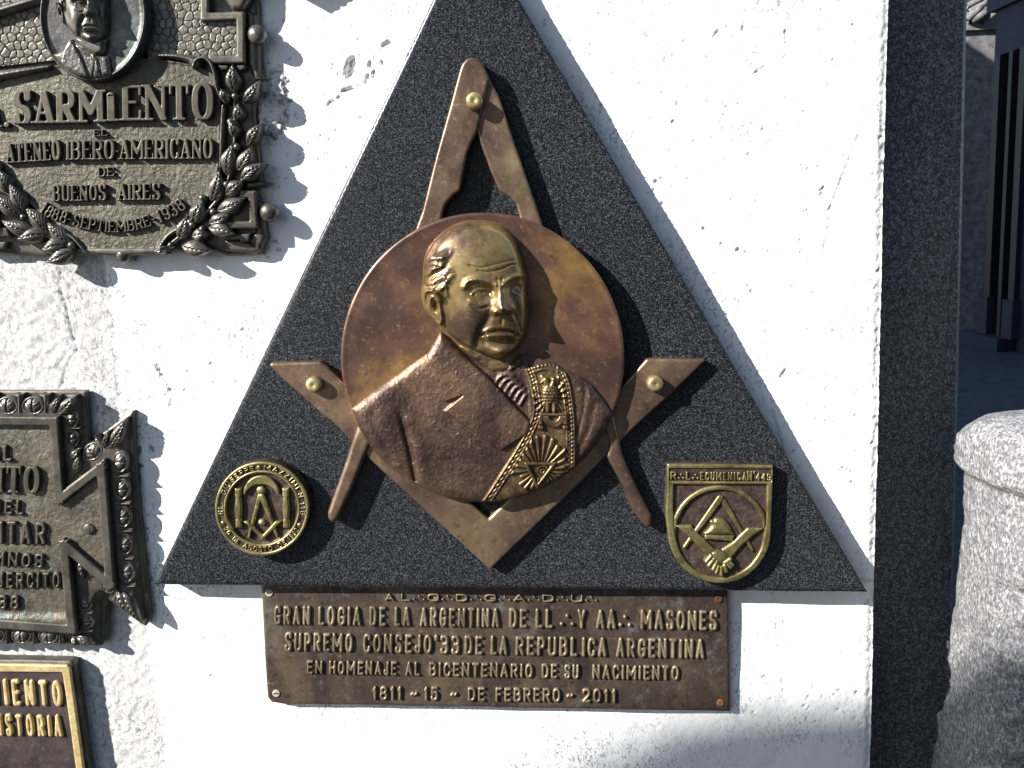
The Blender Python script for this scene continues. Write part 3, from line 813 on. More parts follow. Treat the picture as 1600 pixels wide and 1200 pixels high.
# ------------------------------------------------------------------ portrait relief used twice
HEAD = [(752, 343.5), (730, 344), (713, 349), (697, 357), (682, 370), (670, 385), (663, 399), (660, 416), (659, 434), (658, 450), (656, 462), (659, 476), (664, 488),
        (674, 500), (690, 513), (700, 523), (713, 536), (728, 545), (744, 552), (756, 556), (768, 561), (781, 563), (793, 560), (807, 551), (815, 540), (823, 524), (826, 497), (827, 470),
        (826, 455), (825, 430), (817, 403), (811, 385), (802, 368), (786, 352), (770, 346)]
HEAD = spline(HEAD, True, 3)
def head_height(U, V, D):
    d = -D
    e = np.sqrt(np.clip(1 - (1 - np.clip(d / 44, 0, 1)) ** 2, 0, 1))
    g = lambda cu, cv, su, sv: np.exp(-((U - cu) / su) ** 2 - ((V - cv) / sv) ** 2)
    def gl(pts, wd): return np.exp(-(sd_line(U, V, pts) / wd) ** 2)
    dy = np.where(V < 436, (V - 436) / 93.0, (V - 436) / 152.0)
    cxx = np.where(V < 436, 744, 744 + (V - 436) * .12)
    sk = np.sqrt(np.clip(1 - ((U - cxx) / 92) ** 2 - dy ** 2, 0, 1))
    ed = np.sqrt(np.clip(1 - (1 - np.clip(d / 15, 0, 1)) ** 2, 0, 1))
    H = ed * (4 + 39 * sk)
    H = blur(H, 2.6 / max(.3, abs(U[0, 1] - U[0, 0])))
    # brow, sockets, eyes
    H += 4.2 * gl(spline([(727, 446), (732, 438), (748, 434.5), (762, 438), (774, 443)]), 4.2)
    H += 4.0 * gl(spline([(787, 442), (795, 436), (806, 431), (820, 429)]), 3.8)
    H += 2.5 * g(781, 432, 14, 7) + 2.0 * g(775, 405, 44, 22)
    H -= 8.0 * g(757, 455, 17, 10); H -= 9.5 * g(811, 449, 11.5, 8.5)
    H -= 5.5 * g(770, 455, 7.5, 9) + 3 * g(796, 450, 5, 7)
    H += 4.0 * np.clip(1 - ((U - 753) / 12) ** 2 - ((V - 456.5) / 7.5) ** 2, 0, 1)
    H += 4.0 * np.clip(1 - ((U - 811) / 9.5) ** 2 - ((V - 450.5) / 7) ** 2, 0, 1)
    H += 2.0 * gl(spline([(738, 458), (745, 451.5), (754, 450), (762, 452.5), (768, 458)]), 2.0)
    H += .8 * gl(spline([(740, 461), (750, 464), (760, 463.5), (767, 459)]), 2.0)
    H += 2.4 * gl(spline([(800, 453), (805, 445), (812, 443), (820, 447)]), 2.0)
    H += 1.2 * gl(spline([(802, 456), (810, 459), (820, 454)]), 1.8)
    H -= 1.2 * g(755, 456, 2.6, 2.6) + 1.2 * g(812, 450, 2.4, 2.4)
    H += 1.0 * gl(spline([(736, 467), (748, 474), (762, 472)]), 3.6) - 1.2 * gl(spline([(738, 474), (750, 480), (762, 477)]), 2.0)
    for k in range(7):
        a = 729 + k * 6.4; H -= .4 * gl([(a, 434 + abs(k - 2.5) * 1.2), (a + 3, 443)], 1.0) * g(750, 438, 26, 7)
        a = 789 + k * 4.5; H -= .4 * gl([(a, 430), (a + 2, 440)], .9) * g(804, 434, 18, 8)
    # nose
    br_ = spline([(781, 440), (781, 450), (783, 465), (786, 478)])
    dn = sd_line(U, V, br_)
    tt = ss(438, 482, V)
    H += (6 + 6.0 * tt) * np.exp(-(dn / (8.0 + 3.4 * tt)) ** 2) * ss(434, 446, V) * ss(492, 485, V)
    H += 5.5 * g(786, 480, 11, 8.5) + 6.0 * g(772.5, 485, 5.5, 5.0) + 5.0 * g(796.5, 482, 4.8, 4.8)
    H -= 3.0 * g(779, 490.5, 3, 2) + 3.0 * g(791, 489.5, 2.6, 2)
    # muzzle, folds, mouth, chin
    H += .8 * g(786, 507, 25, 15) + 4.5 * g(734, 500, 22, 30) + 3.5 * g(820, 492, 8, 22)
    H -= 3.2 * gl(spline([(767, 488), (761, 498), (753, 511), (748, 524), (745, 538)]), 6.5)
    H -= 2.4 * gl(spline([(802, 486), (808, 500), (812, 516)]), 3.2)
    H -= 1.6 * g(784, 500, 2.6, 7)
    H += 1.5 * gl(spline([(758, 515), (770, 509.5), (783, 509), (796, 511), (805, 517)]), 3.0)
    H -= 4.2 * gl(spline([(754, 521), (762, 517.5), (774, 514.8), (784, 514.6), (796, 516), (806, 519.5), (809, 523)]), 1.9)
    H += 5.2 * gl(spline([(763, 522.5), (775, 521.4), (786, 521.4), (799, 522.5)]), 4.6)
    H -= 4.2 * g(784, 532.5, 17, 5.0) + 2.5 * g(757, 530, 6, 8)
    H += 8.5 * g(784, 547, 17, 9.5) + 2.0 * g(733, 530, 14, 14)
    H -= 1.5 * gl(spline([(700, 470), (715, 500), (726, 525)]), 9)
    # forehead
    H -= 1.5 * gl(spline([(748, 421), (763, 423.5), (785, 419), (798, 413), (812, 413)]), 1.7)
    H -= 1.0 * gl(spline([(735, 414), (752, 417), (775, 412), (796, 407), (812, 406)]), 1.6)
    H -= 1.0 * gl([(777, 434), (779, 446)], 1.8) + .8 * gl([(785, 433), (784, 444)], 1.6)
    # temple hair
    hair = ss(712, 696, U + 5 * np.sin(V / 7)) * ss(384, 402, V) * ss(468, 446, V)
    wx = (U * .80 - V * .60 + 5 * np.sin(V / 13)); wy = (U * .60 + V * .80)
    H += hair * (2.0 + 3.4 * vnoise(wy / 3.2 + 3 * vnoise(U / 16, V / 16), wx / 13) + 1.5 * np.sin(V / 8.5 + U / 14))
    for (pp, wd, am) in (([(664, 414), (676, 404), (692, 402)], 3.4, 4), ([(663, 430), (674, 424), (684, 414), (694, 416)], 3.4, 4),
                         ([(672, 444), (684, 438), (694, 430), (699, 438)], 3, 4), ([(690, 452), (697, 445), (700, 460)], 2.6, 3.5)):
        H += am * gl(spline(pp), wd) * .5
    # ear
    ring = spline([(663, 466), (663, 456), (671, 450.5), (681, 453), (688, 463), (690, 478), (693, 494), (691, 507), (684, 506), (674, 494), (665, 480)], True, 4)
    de = sd_poly(U, V, ring)
    H += 5.5 * ss(3, -2, de)
    H += 5.5 * np.exp(-(sd_line(U, V, spline([(690, 468), (683, 456), (673, 452), (665, 457), (664, 470), (669, 485), (678, 498), (687, 507)])) / 2.8) ** 2)
    H += 2.6 * np.exp(-(sd_line(U, V, spline([(684, 468), (677, 462), (673, 474), (680, 488)])) / 2.0) ** 2)
    H -= 9 * g(681, 478, 4.5, 9.5)
    H += 3.5 * g(688, 504, 4, 5)
    H = H * np.clip(.25 + d / 5, 0, 1)
    return np.maximum(H, .4)

# ------------------------------------------------------------------ square and compass emblem
em = thing('square_and_compass_emblem', 'brown bronze square and compass with a gold headed portrait medallion at its centre', 'emblem', W(754, 600, HS, HS))
def plate(name, pts, h, mat=M['brown'], base=HS - 1, r=3, step=2, smoothk=0, parent=None):
    p = chaikin(pts, True, smoothk) if smoothk else pts
    ex = lambda A, B: .5 * fbm(A / 22, B / 22, 2)
    return slab(name, p, h, base, mat, parent or em, h0=h, r=r, step=step, extra=ex)
sq = [(420, 571), (424, 567), (500, 565), (508, 571), (540, 602), (763, 811.5), (977, 598), (1011, 561), (1101, 562), (1101, 565), (1050, 615), (990, 670), (947, 713), (910, 752), (766, 891), (640, 775), (600, 739), (549, 690), (522, 662), (495, 640), (450, 600)]
plate('set_square', sq, HS + 17)
legR = [(757, 104), (764, 122), (780, 151), (801, 215), (839, 324), (847, 348), (862, 400), (826, 400), (812, 339), (807, 319), (797, 308), (780, 297), (768, 271), (745.3, 209.3), (742, 190)]
plate('compass_leg', legR, HS + 21)
legL = [(718.7, 108), (722.7, 98.7), (729, 91.5), (737, 88.8), (746.7, 90.7), (754.7, 100), (765, 123), (757.3, 150.7), (745.3, 206.7), (737, 222), (729.3, 241.3), (718.7, 297.3), (708, 305.3), (696, 318.7), (690.7, 336), (690, 385), (640, 385), (660, 329.3), (681.3, 244), (706.7, 153.3)]
plate('compass_leg', legL, HS + 26)
plate('compass_leg', [(549, 692), (540, 720), (511, 802), (512, 812), (518.7, 818), (526, 815), (531, 806), (550, 765), (570, 715), (590, 670), (560, 660)], HS + 23, r=7)
plate('compass_leg', [(970, 692), (974, 712), (995, 760), (1019, 807), (1018, 822), (1013, 826), (1003, 818), (987, 795), (973, 760), (947, 713), (952, 690), (930, 640), (960, 650)], HS + 22, r=7)
CX, CY, RX, RY = 754, 558.5, 222, 226.5
HD = HS + 31
disc_sdf = lambda A, B: (np.hypot((A - CX) / RX, (B - CY) / RY) - 1) * 224
def disc_top(A, B, D):
    t = bev(HD, 3.5, 3.0)(A, B, D)
    return t + 1.8 * fbm(A / 70, B / 70, 2) + .5 * np.exp(-((D + 4) / 5) ** 2)
disc = solid('medallion_disc', disc_sdf, (CX - RX - 3, CY - RY - 3, CX + RX + 3, CY + RY + 3), 2.0, disc_top, HS - 1, HD, M['disc'], em)
disc['label'] = 'reddish brown disc behind the portrait'

TORSO = [(551.5, 641), (556, 634), (580, 615.5), (600, 601), (625, 584), (649, 566), (667, 554), (676, 539), (688, 519.5), (700, 531), (712, 543), (735, 560), (775, 575), (814, 554), (845, 562), (874, 574), (907, 590), (926, 604), (940, 622), (953.5, 650), (946, 662), (934, 682), (910, 714), (893, 733), (872, 748), (846, 761), (820, 771), (788, 780), (754, 783.5), (728, 783), (706, 779), (678, 771), (652, 759), (630, 746), (610, 731), (594, 717), (580, 702), (570, 687), (562, 672), (556, 657)]
def torso_macro(U, V, D):
    g = lambda cu, cv, su, sv: np.exp(-((U - cu) / su) ** 2 - ((V - cv) / sv) ** 2)
    gl = lambda pts, wd: np.exp(-(sd_line(U, V, pts) / wd) ** 2)
    d = -D
    e = np.sqrt(np.clip(1 - (1 - np.clip(d / 15, 0, 1)) ** 2, 0, 1))
    H = e * 8 + 3.5 * g(740, 680, 120, 90) + 4 * g(592, 655, 34, 60)
    H = blur(H, 2)
    return H
def torso_extra(U, V, D):
    g = lambda cu, cv, su, sv: np.exp(-((U - cu) / su) ** 2 - ((V - cv) / sv) ** 2)
    gl = lambda pts, wd: np.exp(-(sd_line(U, V, pts) / wd) ** 2)
    H = torso_macro(U, V, D)
    # sleeve crease and folds
    H -= 5 * gl(spline([(622, 640), (631, 669), (640, 705), (649, 753)]), 4.5) * ss(630, 670, V)
    H += 2.5 * gl(spline([(640, 660), (652, 700), (662, 750)]), 12)
    H -= 1.5 * gl(spline([(578, 650), (600, 690), (612, 720)]), 8)
    H -= 1.6 * gl(spline([(930, 630), (920, 670), (905, 705)]), 5) + 1.0 * gl(spline([(915, 600), (912, 640), (900, 690)]), 3)
    # lapel and collar
    lap = [(667, 556), (688, 518), (712, 543), (765, 590), (828, 660), (822, 678), (783, 703), (738, 672), (694, 642), (724, 617), (697, 627), (680, 590)]
    dl = sd_poly(U, V, lap)
    H += 4.8 * ss(.8, -.8, dl)
    H -= 1.8 * gl([(708, 541), (765, 591), (829, 660)], 1.6)
    # lapel opening, shirt and cravat
    op = [(712, 545), (765, 592), (829, 660), (826, 610), (818, 572), (800, 556), (770, 560)]
    H -= 2.5 * ss(1.5, -2, sd_poly(U, V, op))
    for k in range(6):
        c0 = np.array([778 + k * 8.0, 597 + k * 5.8])
        rib = spline([(c0[0] - 5, c0[1] + 4 + k * .6), (c0[0] + 2, c0[1] - 6), (c0[0] + 12 - k, c0[1] - 11 + k * .5), (c0[0] + 24 - 2.2 * k, c0[1] - 9 + k)])
        H += 2.4 * gl(rib, 2.8) * ss(8, 0, np.abs(U - 800) - 22)
    H += 2.2 * gl(spline([(794, 566), (800, 574), (812, 566)]), 3) + 2.5 * g(797, 577, 5, 4)
    H += .5 * fbm(U / 9, V / 9, 3) + .45 * vnoise(U / 2.2, V / 2.2) + .7 * ss(.30, .45, vnoise(U / 4.3 + 9, V / 4.3))
    return H
HT = HD + 1
TORSO = [(754 + (u - 754) * (1.035 if v > 640 else 1), 600 + (v - 600) * (1.035 if v > 640 else 1)) for u, v in TORSO]
torso = solid('coat_bust', lambda A, B: np.maximum(sd_poly(A, B, TORSO), disc_sdf(A, B) + .8), bbox_of(TORSO), 1.3, lambda A, B, D: HT + torso_extra(A, B, D), HD - 14, HD + 12, M['coat'], em)
torso['label'] = 'rough textured coat with wide lapels'
# neck
neck = [(716, 540), (812, 546), (808, 562), (800, 578), (786, 586), (768, 583), (748, 572), (728, 556)]
solid('neck', lambda A, B: sd_poly(A, B, neck), bbox_of(neck), 1.3, lambda A, B, D: HD + 2 + 7 * np.sqrt(np.clip(1 - (1 - np.clip(-D / 10, 0, 1)) ** 2, 0, 1)) + 1.5 * fbm(A / 12, B / 6, 2), HD, HD + 12, M['sash'], em)
head = solid('portrait_head', lambda A, B: sd_poly(A, B, HEAD), bbox_of(HEAD), 1.0, lambda A, B, D: HD + head_height(A, B, D), HD - 1, HD + 16, M['gold'], em)
head['label'] = 'polished gold head of a stern balding man'

# sash
SL = spline([(819, 577), (825, 593), (829, 612), (832, 632), (831, 646), (826, 661), (808, 696), (778, 744), (752, 784)], False, 3)
SR = spline([(884, 582), (889, 594), (893, 610), (897, 640), (899, 670), (899.5, 700), (899, 731)], False, 3)
SASH = SL + [(790, 784), (830, 772), (870, 752)] + SR[::-1] + [(876, 574), (864, 568), (852, 565.5), (842, 568), (833, 573)]
def TM(U, V):
    return torso_macro(U, V, np.minimum(sd_poly(U, V, TORSO), 0))
def sash_h(U, V, D):
    gl = lambda pts, wd: np.exp(-(sd_line(U, V, pts) / wd) ** 2)
    H = TM(U, V) + 1.5 + bev(0, 2)(U, V, D)
    dl = sd_line(U, V, SL); dr = sd_line(U, V, SR)
    H += 2.6 * np.exp(-((dl - 3) / 1.6) ** 2) + 1.8 * np.exp(-((dl - 12.5) / 1.2) ** 2)
    H += 2.0 * np.exp(-((dr - 1.5) / 1.2) ** 2) + 1.8 * np.exp(-((dr - 13) / 1.2) ** 2)
    bead = (.5 + .5 * np.cos((V + .5 * U) / 6.2 * 2 * np.pi)) ** .6
    H += 2.4 * np.exp(-((dl - 7.8) / 2.4) ** 2) * bead
    bead2 = (.5 + .5 * np.cos(V / 6.4 * 2 * np.pi)) ** .5
    H += 2.4 * np.exp(-((dr - 5.2) / 1.7) ** 2) * bead2 + 2.2 * np.exp(-((dr - 9.6) / 1.5) ** 2) * (1 - .8 * bead2)
    # crown line of dots at the shoulder
    for k in range(8):
        cu = 836 + k * 6; cv = 576 - 5.5 * math.sin(math.pi * (k + .5) / 8)
        H += 2.4 * np.exp(-(np.hypot(U - cu, V - cv) / 2.1) ** 2)
    H += 2 * gl(spline([(834, 581), (852, 577), (874, 582)]), 1.5)
    # spread wings as a fan of feathers
    for sgn, ox in ((-1, 853), (1, 867)):
        for k in range(7):
            a = math.radians(68 - k * 22)
            L = 25 - .6 * k if sgn < 0 else 23 - .5 * k
            x0, y0 = ox, 612 + k * 2.8
            x1 = x0 + sgn * L * math.cos(a) * .82 * (1.0 if k else .75); y1 = y0 - L * math.sin(a)
            H += 2.8 * np.exp(-(sd_seg(U, V, (x0, y0), (x1, y1)) / 2.1) ** 2)
    H += .5 * vnoise(U / 2.4, V / 2.4)
    return HT + H
sash = solid('sash', lambda A, B: np.maximum(sd_poly(A, B, SASH), disc_sdf(A, B) + .3), bbox_of(SASH), 1.0, sash_h, HD - 10, HD + 12, M['sash'], em)
sash['label'] = 'ornate ceremonial sash with an eagle and a rayed triangle'
HB = HT + 3.5
def eagle():
    def sdf(A, B):
        b = (np.hypot((A - 859.5) / 13, (B - 616) / 16.5) - 1) * 13
        for c in ((852.5, 594), (865, 594)):
            b = np.minimum(b, np.hypot(A - c[0], B - c[1]) - 4.6)
        b = np.minimum(b, sd_seg(A, B, (852, 596), (857, 606)) - 4); b = np.minimum(b, sd_seg(A, B, (865, 596), (861, 606)) - 4)
        b = np.minimum(b, sd_seg(A, B, (848.5, 595), (845.5, 599)) - 1.6); b = np.minimum(b, sd_seg(A, B, (869, 595), (872, 599)) - 1.6)
        b = np.minimum(b, sd_seg(A, B, (856, 630), (856, 643)) - 3.6); b = np.minimum(b, sd_seg(A, B, (866, 630), (866.5, 643)) - 3.6)
        return b
    def top(A, B, D):
        h = TM(A, B) + HB + 6 * np.sqrt(np.clip(1 - (1 - np.clip(-D / 9, 0, 1)) ** 2, 0, 1))
        row = np.floor(B / 5.2); x = (A / 5.4 + .5 * (row % 2)) % 1 - .5; y = (B / 5.2) % 1
        sc = np.hypot(x * 1.2, y - .1)
        body = (np.hypot((A - 859.5) / 13, (B - 616) / 16.5) < .92)
        return h + np.where(body, 1.6 * np.clip(.8 - sc, 0, 1), 0) + np.where(B > 633, .6 * np.sin(A * 2.2), 0)
    solid('eagle', sdf, (842, 586, 876, 650), .8, top, HB - 6, HB + 14, M['sash'], sash)
eagle()
def ray_fan():
    c = (844, 735)
    for k in range(24):
        a = math.radians(92 + k * 360 / 24 + 3)
        ca, sa = math.cos(a), -math.sin(a)
        L = 50 + 4 * math.sin(k * 2.3)
        if sa > .2: L = 36 + 5 * math.sin(k * 1.7)
        p0 = (c[0] + 16 * ca, c[1] + 14 * sa); p1 = (c[0] + L * ca * .92, c[1] + L * sa)
        def sdf(A, B, p0=p0, p1=p1):
            dx, dy = p1[0] - p0[0], p1[1] - p0[1]; L2 = dx * dx + dy * dy
            t = np.clip(((A - p0[0]) * dx + (B - p0[1]) * dy) / L2, 0, 1)
            d = np.hypot(A - p0[0] - t * dx, B - p0[1] - t * dy) - (.9 + 2.9 * t)
            lim = 14.8 - sd_line(A, B, SL)
            lim2 = 14.6 - sd_line(A, B, SR)
            return np.maximum(np.maximum(d, disc_sdf(A, B) + 3), np.maximum(lim, np.maximum(lim2, sd_poly(A, B, SASH) + 2)))
        solid('ray', sdf, bbox_of([p0, p1], 6), 1.0, lambda A, B, D: TM(A, B) + HB - .5 + 3.0 * np.sqrt(np.clip(1 - (1 - np.clip(-D / 3, 0, 1)) ** 2, 0, 1)), HB - 7, HB + 14, M['sash'], sash)
ray_fan()
tri = [(819, 723), (871, 723), (839, 766)]
solid('triangle', lambda A, B: np.maximum(sd_poly(A, B, tri), -sd_poly(A, B, tri) - 5.0), bbox_of(tri), .9, lambda A, B, D: TM(A, B) + bev(HB + 4, 2)(A, B, D), HB - 7, HB + 14, M['sash'], sash)
solid('eye', lambda A, B: np.minimum(np.hypot((A - 848) / 1.3, B - 737) - 4.0, sd_line(A, B, spline([(838, 738), (843, 730), (851, 729), (857, 733)])) - 1.4), (832, 724, 862, 748), .8,
      lambda A, B, D: TM(A, B) + HB + 3 - 2 * (np.hypot(A - 848, B - 737) < 1.6), HB - 7, HB + 14, M['sash'], sash)
def tray():
    def sdf(A, B):
        d = np.maximum(np.maximum(np.hypot(A - 866, B - 651) - 18, 651 - B), -(np.hypot(A - 866, B - 650) - 8))
        d = np.minimum(d, np.maximum(np.abs(A - 865) - 22, np.abs(B - 648.5) - 2.4))
        for cx in (845.5, 884):
            d = np.minimum(d, np.maximum(np.abs(A - cx) - 3.4, np.abs(B - 657.5) - 7))
            d = np.minimum(d, np.maximum(np.abs(A - cx) - 4.2, np.abs(B - 669) - 3))
        return np.maximum(d, 14 - sd_line(A, B, SR) - 3)
    solid('tray', sdf, (838, 642, 892, 674), .9, lambda A, B, D: TM(A, B) + bev(HB + 3, 2)(A, B, D), HB - 6, HB + 14, M['sash'], sash)
tray()
bp = [(1, 0), (1, .5), (.98, .75), (.9, .9), (.7, .98), (.3, 1.0), (.12, .93), (0, .93)]
for (u, v, b) in ((741, 157, HS + 25), (489.5, 602, HS + 16), (1024.5, 600, HS + 16)):
    dome('bolt', u, v, 12, 16, b, M['bolt'], em, h0=b + 14, prof=bp)

# ------------------------------------------------------------------ round badge
HR = HS + 22
rb = thing('round_badge', 'small round brass badge with ringed lettering, compass and crescent, lower left of triangle', 'badge', W(409, 795, HS, HS))
bc = (409, 795)
rsd = lambda A, B: np.hypot(A - bc[0], B - bc[1]) - 73.5
def r_top(A, B, D):
    r = np.hypot(A - bc[0], B - bc[1])
    h = HR - 1.6 + 0 * r
    h = h - 4.9 * ss(56.5, 55, r)
    return h - 2 * ss(71.5, 73.5, r) + .3 * vnoise(A / 3, B / 3)
solid('disc', rsd, (333, 719, 485, 871), 1.0, r_top, HS - 1, HR, M['brass_dark'], rb)
solid('rim', lambda A, B: np.abs(np.hypot(A - bc[0], B - bc[1]) - 70.8) - 2.7, (333, 719, 485, 871), 1.0, bev(HR + .5, 2), HR - 6, HR, M['brass'], rb)
solid('ring', lambda A, B: np.abs(np.hypot(A - bc[0], B - bc[1]) - 58) - 2.2, (343, 729, 475, 861), 1.0, bev(HR + .5, 2), HR - 7, HR, M['brass'], rb)
arcw = lambda s, a0, a1, ins=False: write_arc(rb, s, bc[0], bc[1], 60.6 if not ins else 67.6, a0, a1, 8.2, .17, 2.6, HR - 1.7, M['brass'], inside=ins, step=.5)
arcw('RL.', 188, 172); arcw('GIUSEPPE', 160, 101); arcw('MAZZINI', 87, 29); arcw('N', 22, 16); arcw('116', 9, -9)
arcw('26', 208, 218, True); arcw('DE', 226, 236, True); arcw('AGOSTO', 243, 285, True); arcw('DE', 294, 306, True); arcw('1892', 311, 330, True)
for a in (94, 200.5, -23.5):
    dome('bead', bc[0] + 64.4 * math.cos(math.radians(a)), bc[1] - 64.4 * math.sin(math.radians(a)), 4.0, 3, HR - 2, M['brass'], rb, n=12)
RB = lambda x, y: (320 + x / 6.667, 700 + y / 6.667)
HF = HR - 6.5
def shp(parent, name, fn, bb, h, mat=M['brass'], step=.8, base=None, r=2.4):
    return solid(name, fn, bb, step, bev(h, r), (base if base is not None else HF), h, mat, parent)
cr_o = RB(585, 470); cr_i = RB(585, 545)
shp(rb, 'crescent', lambda A, B: np.maximum(np.hypot(A - cr_o[0], B - cr_o[1]) - 27.5, -(np.hypot((A - cr_i[0]) / 1.05, B - cr_i[1] - 1) - 25.5)) , (375, 740, 440, 772), HR)
for x in (342, 838):
    a, b, c_, d_ = RB(x, 420), RB(x, 505), RB(x + 5, 755), RB(x + 8, 840)
    def fn(A, B, a=a, b=b, c_=c_, d_=d_):
        k = np.clip((B - b[1]) / (c_[1] - b[1]), 0, 1)
        cx = a[0] + (d_[0] - a[0]) * np.clip((B - a[1]) / (d_[1] - a[1]), 0, 1)
        w_ = np.where((B > b[1] + 1) & (B < c_[1] - 1), 4.0 + 1.8 * np.sin(math.pi * k), 5.4)
        return np.maximum(np.abs(A - cx) - w_, np.abs(B - (a[1] + d_[1]) / 2) - (d_[1] - a[1]) / 2)
    shp(rb, 'column', fn, (a[0] - 9, a[1] - 2, d_[0] + 9, d_[1] + 2), HR, r=4)
def tap(p, q, r0, r1):
    def f(A, B):
        dx, dy = q[0] - p[0], q[1] - p[1]; t = np.clip(((A - p[0]) * dx + (B - p[1]) * dy) / (dx * dx + dy * dy), 0, 1)
        return np.hypot(A - p[0] - t * dx, B - p[1] - t * dy) - (r0 + (r1 - r0) * t)
    return f
shp(rb, 'compass_leg', tap(RB(570, 510), RB(455, 935), 4.2, 2.2), (380, 765, 415, 848), HR - .6)
shp(rb, 'compass_leg', tap(RB(590, 510), RB(752, 925), 4.6, 2.0), (400, 765, 440, 846), HR)
dome('compass_head', *RB(585, 445), 7.5, 6, HF, M['brass'], rb, n=14)
sqp = [RB(400, 768), RB(450, 768), RB(603, 905), RB(735, 762), RB(800, 768), RB(603, 965)]
shp(rb, 'set_square', lambda A, B: sd_poly(A, B, sqp), bbox_of(sqp), HR + 1)
dome('bead', *RB(590, 775), 5.4, 7, HF, M['bolt'], rb, n=14)

# ------------------------------------------------------------------ shield badge
HH = HS + 18
sb = thing('shield_badge', 'brass shield badge with clasped hands and compass, lower right of triangle', 'badge', W(1125, 820, HS, HS))
SB = lambda x, y: (1020 + x / 5.714, 710 + y / 5.714)
c0 = SB(598, 690)
shield = [SB(132, 88), SB(600, 92), SB(1076, 102), SB(1068, 400), SB(1058, 650)] + [(c0[0] + 80.5 * math.cos(a), c0[1] + 81.0 * math.sin(a)) for a in np.linspace(.02, math.pi - .02, 26)] + [SB(125, 600), SB(118, 520), SB(128, 300)]
header = [SB(150, 128), SB(1062, 132), SB(1060, 245), SB(150, 240)]
solid('plate', lambda A, B: sd_poly(A, B, shield), bbox_of(shield), 1.2, lambda A, B, D: bev(HH - 4, 2)(A, B, D) + .5 * vnoise(A / 2.5, B / 2.5) + 1.8 * ss(.6, -.6, sd_poly(A, B, header)), HS - 1, HH, M['brass_dark'], sb)
ci = SB(602, 718)
fi = 1 / 5.714
inL = [SB(188, 270), SB(1022, 270), SB(1018, 520)] + spline([SB(1018, 540), SB(1000, 690), SB(960, 860), SB(860, 1000), SB(720, 1085), SB(600, 1105), SB(470, 1080), SB(340, 1000), SB(240, 860), SB(200, 700), SB(182, 520)], False, 5) + [SB(182, 500)]
shp(sb, 'border', lambda A, B: np.maximum(np.maximum(sd_poly(A, B, shield), -sd_poly(A, B, inL)), -sd_poly(A, B, header)), bbox_of(shield), HH + .6, step=1.1, base=HH - 6)
shp(sb, 'ring', lambda A, B: np.maximum(np.abs(np.hypot(A - ci[0], (B - ci[1])) - 73.0) - 3.6, sd_poly(A, B, inL) + .2), (1040, 750, 1210, 912), HH + .6, step=1.1, base=HH - 6)
write(sb, 'R#L#', SB(158, 228), SB(410, 230), 13, 13, .18, 2.7, HH - 2.2, M['brass'], step=.6)
write(sb, 'ECUMENICA', SB(425, 232), SB(838, 236), 13, 13, .16, 2.7, HH - 2.2, M['brass'], step=.6, gap=.26)
write(sb, "N'", SB(845, 238), SB(915, 238), 15, 15, .14, 2.7, HH - 2.2, M['brass'], step=.6)
write(sb, '449', SB(922, 236), SB(1055, 238), 12, 11, .16, 2.7, HH - 2.2, M['brass'], step=.6)
shp(sb, 'compass_leg', tap(SB(605, 395), SB(285, 830), 5.4, 2.8), (1060, 770, 1135, 862), HH)
shp(sb, 'compass_leg', tap(SB(635, 420), SB(890, 855), 4.6, 2.6), (1124, 775, 1185, 866), HH - 1)
armL = [SB(205, 638), SB(350, 632), SB(378, 680), SB(470, 765), SB(560, 850), SB(600, 852), SB(610, 900), SB(520, 930), SB(478, 905), SB(350, 770)]
armR = [SB(995, 665), SB(850, 655), SB(790, 710), SB(715, 785), SB(620, 845), SB(600, 900), SB(680, 930), SB(710, 925), SB(790, 830), SB(880, 750)]
shp(sb, 'forearm', lambda A, B: sd_poly(A, B, armL), bbox_of(armL), HH + 2, r=4)
shp(sb, 'forearm', lambda A, B: sd_poly(A, B, armR), bbox_of(armR), HH + 1.4, r=4)
def hands():
    palm = spline([SB(500, 900), SB(560, 860), SB(640, 868), (SB(680, 910)), SB(660, 950), SB(600, 985), SB(560, 1010), SB(500, 960), SB(475, 930)], True, 3)
    fin = [((520, 905), (478, 955), 3.6), ((545, 930), (503, 990), 3.8), ((575, 950), (540, 1022), 3.8), ((690, 935), (645, 965), 4.0),
           ((585, 1000), (568, 1050), 3.2), ((610, 1010), (612, 1068), 3.4), ((640, 990), (655, 1040), 3.4), ((665, 975), (693, 1005), 3.2), ((690, 960), (712, 985), 2.8)]
    def sdf(A, B):
        d = sd_poly(A, B, palm)
        for a, b, r in fin: d = np.minimum(d, sd_seg(A, B, SB(*a), SB(*b)) - r)
        return d
    def top(A, B, D):
        h = np.full(A.shape, HH + .5)
        h = np.maximum(h, HH + .5 + 5 * np.sqrt(np.clip(1 - (1 - np.clip(-sd_poly(A, B, palm) / 8, 0, 1)) ** 2, 0, 1)))
        for a, b, r in fin:
            q = sd_seg(A, B, SB(*a), SB(*b)); h = np.maximum(h, HH + .5 + 6 * np.sqrt(np.clip(1 - (q / (r + .3)) ** 2, 0, 1)))
        return h
    solid('clasped_hands', sdf, (1100, 856, 1150, 902), .7, top, HF - 10, HH + 3, M['brass'], sb)
hands()
cap = spline([SB(470, 720), SB(480, 690), SB(525, 640), SB(512, 610), SB(520, 590), SB(545, 588), SB(560, 572), SB(600, 570), SB(650, 590), SB(695, 640), SB(715, 690), SB(722, 725)], True, 3)
shp(sb, 'cap', lambda A, B: sd_poly(A, B, cap), bbox_of(cap), HH + 2.5, r=7)
brim = [SB(466, 722), SB(730, 730), SB(724, 775), SB(470, 762)]
shp(sb, 'cap_brim', lambda A, B: sd_poly(A, B, brim), bbox_of(brim), HH + 3.2, r=3)

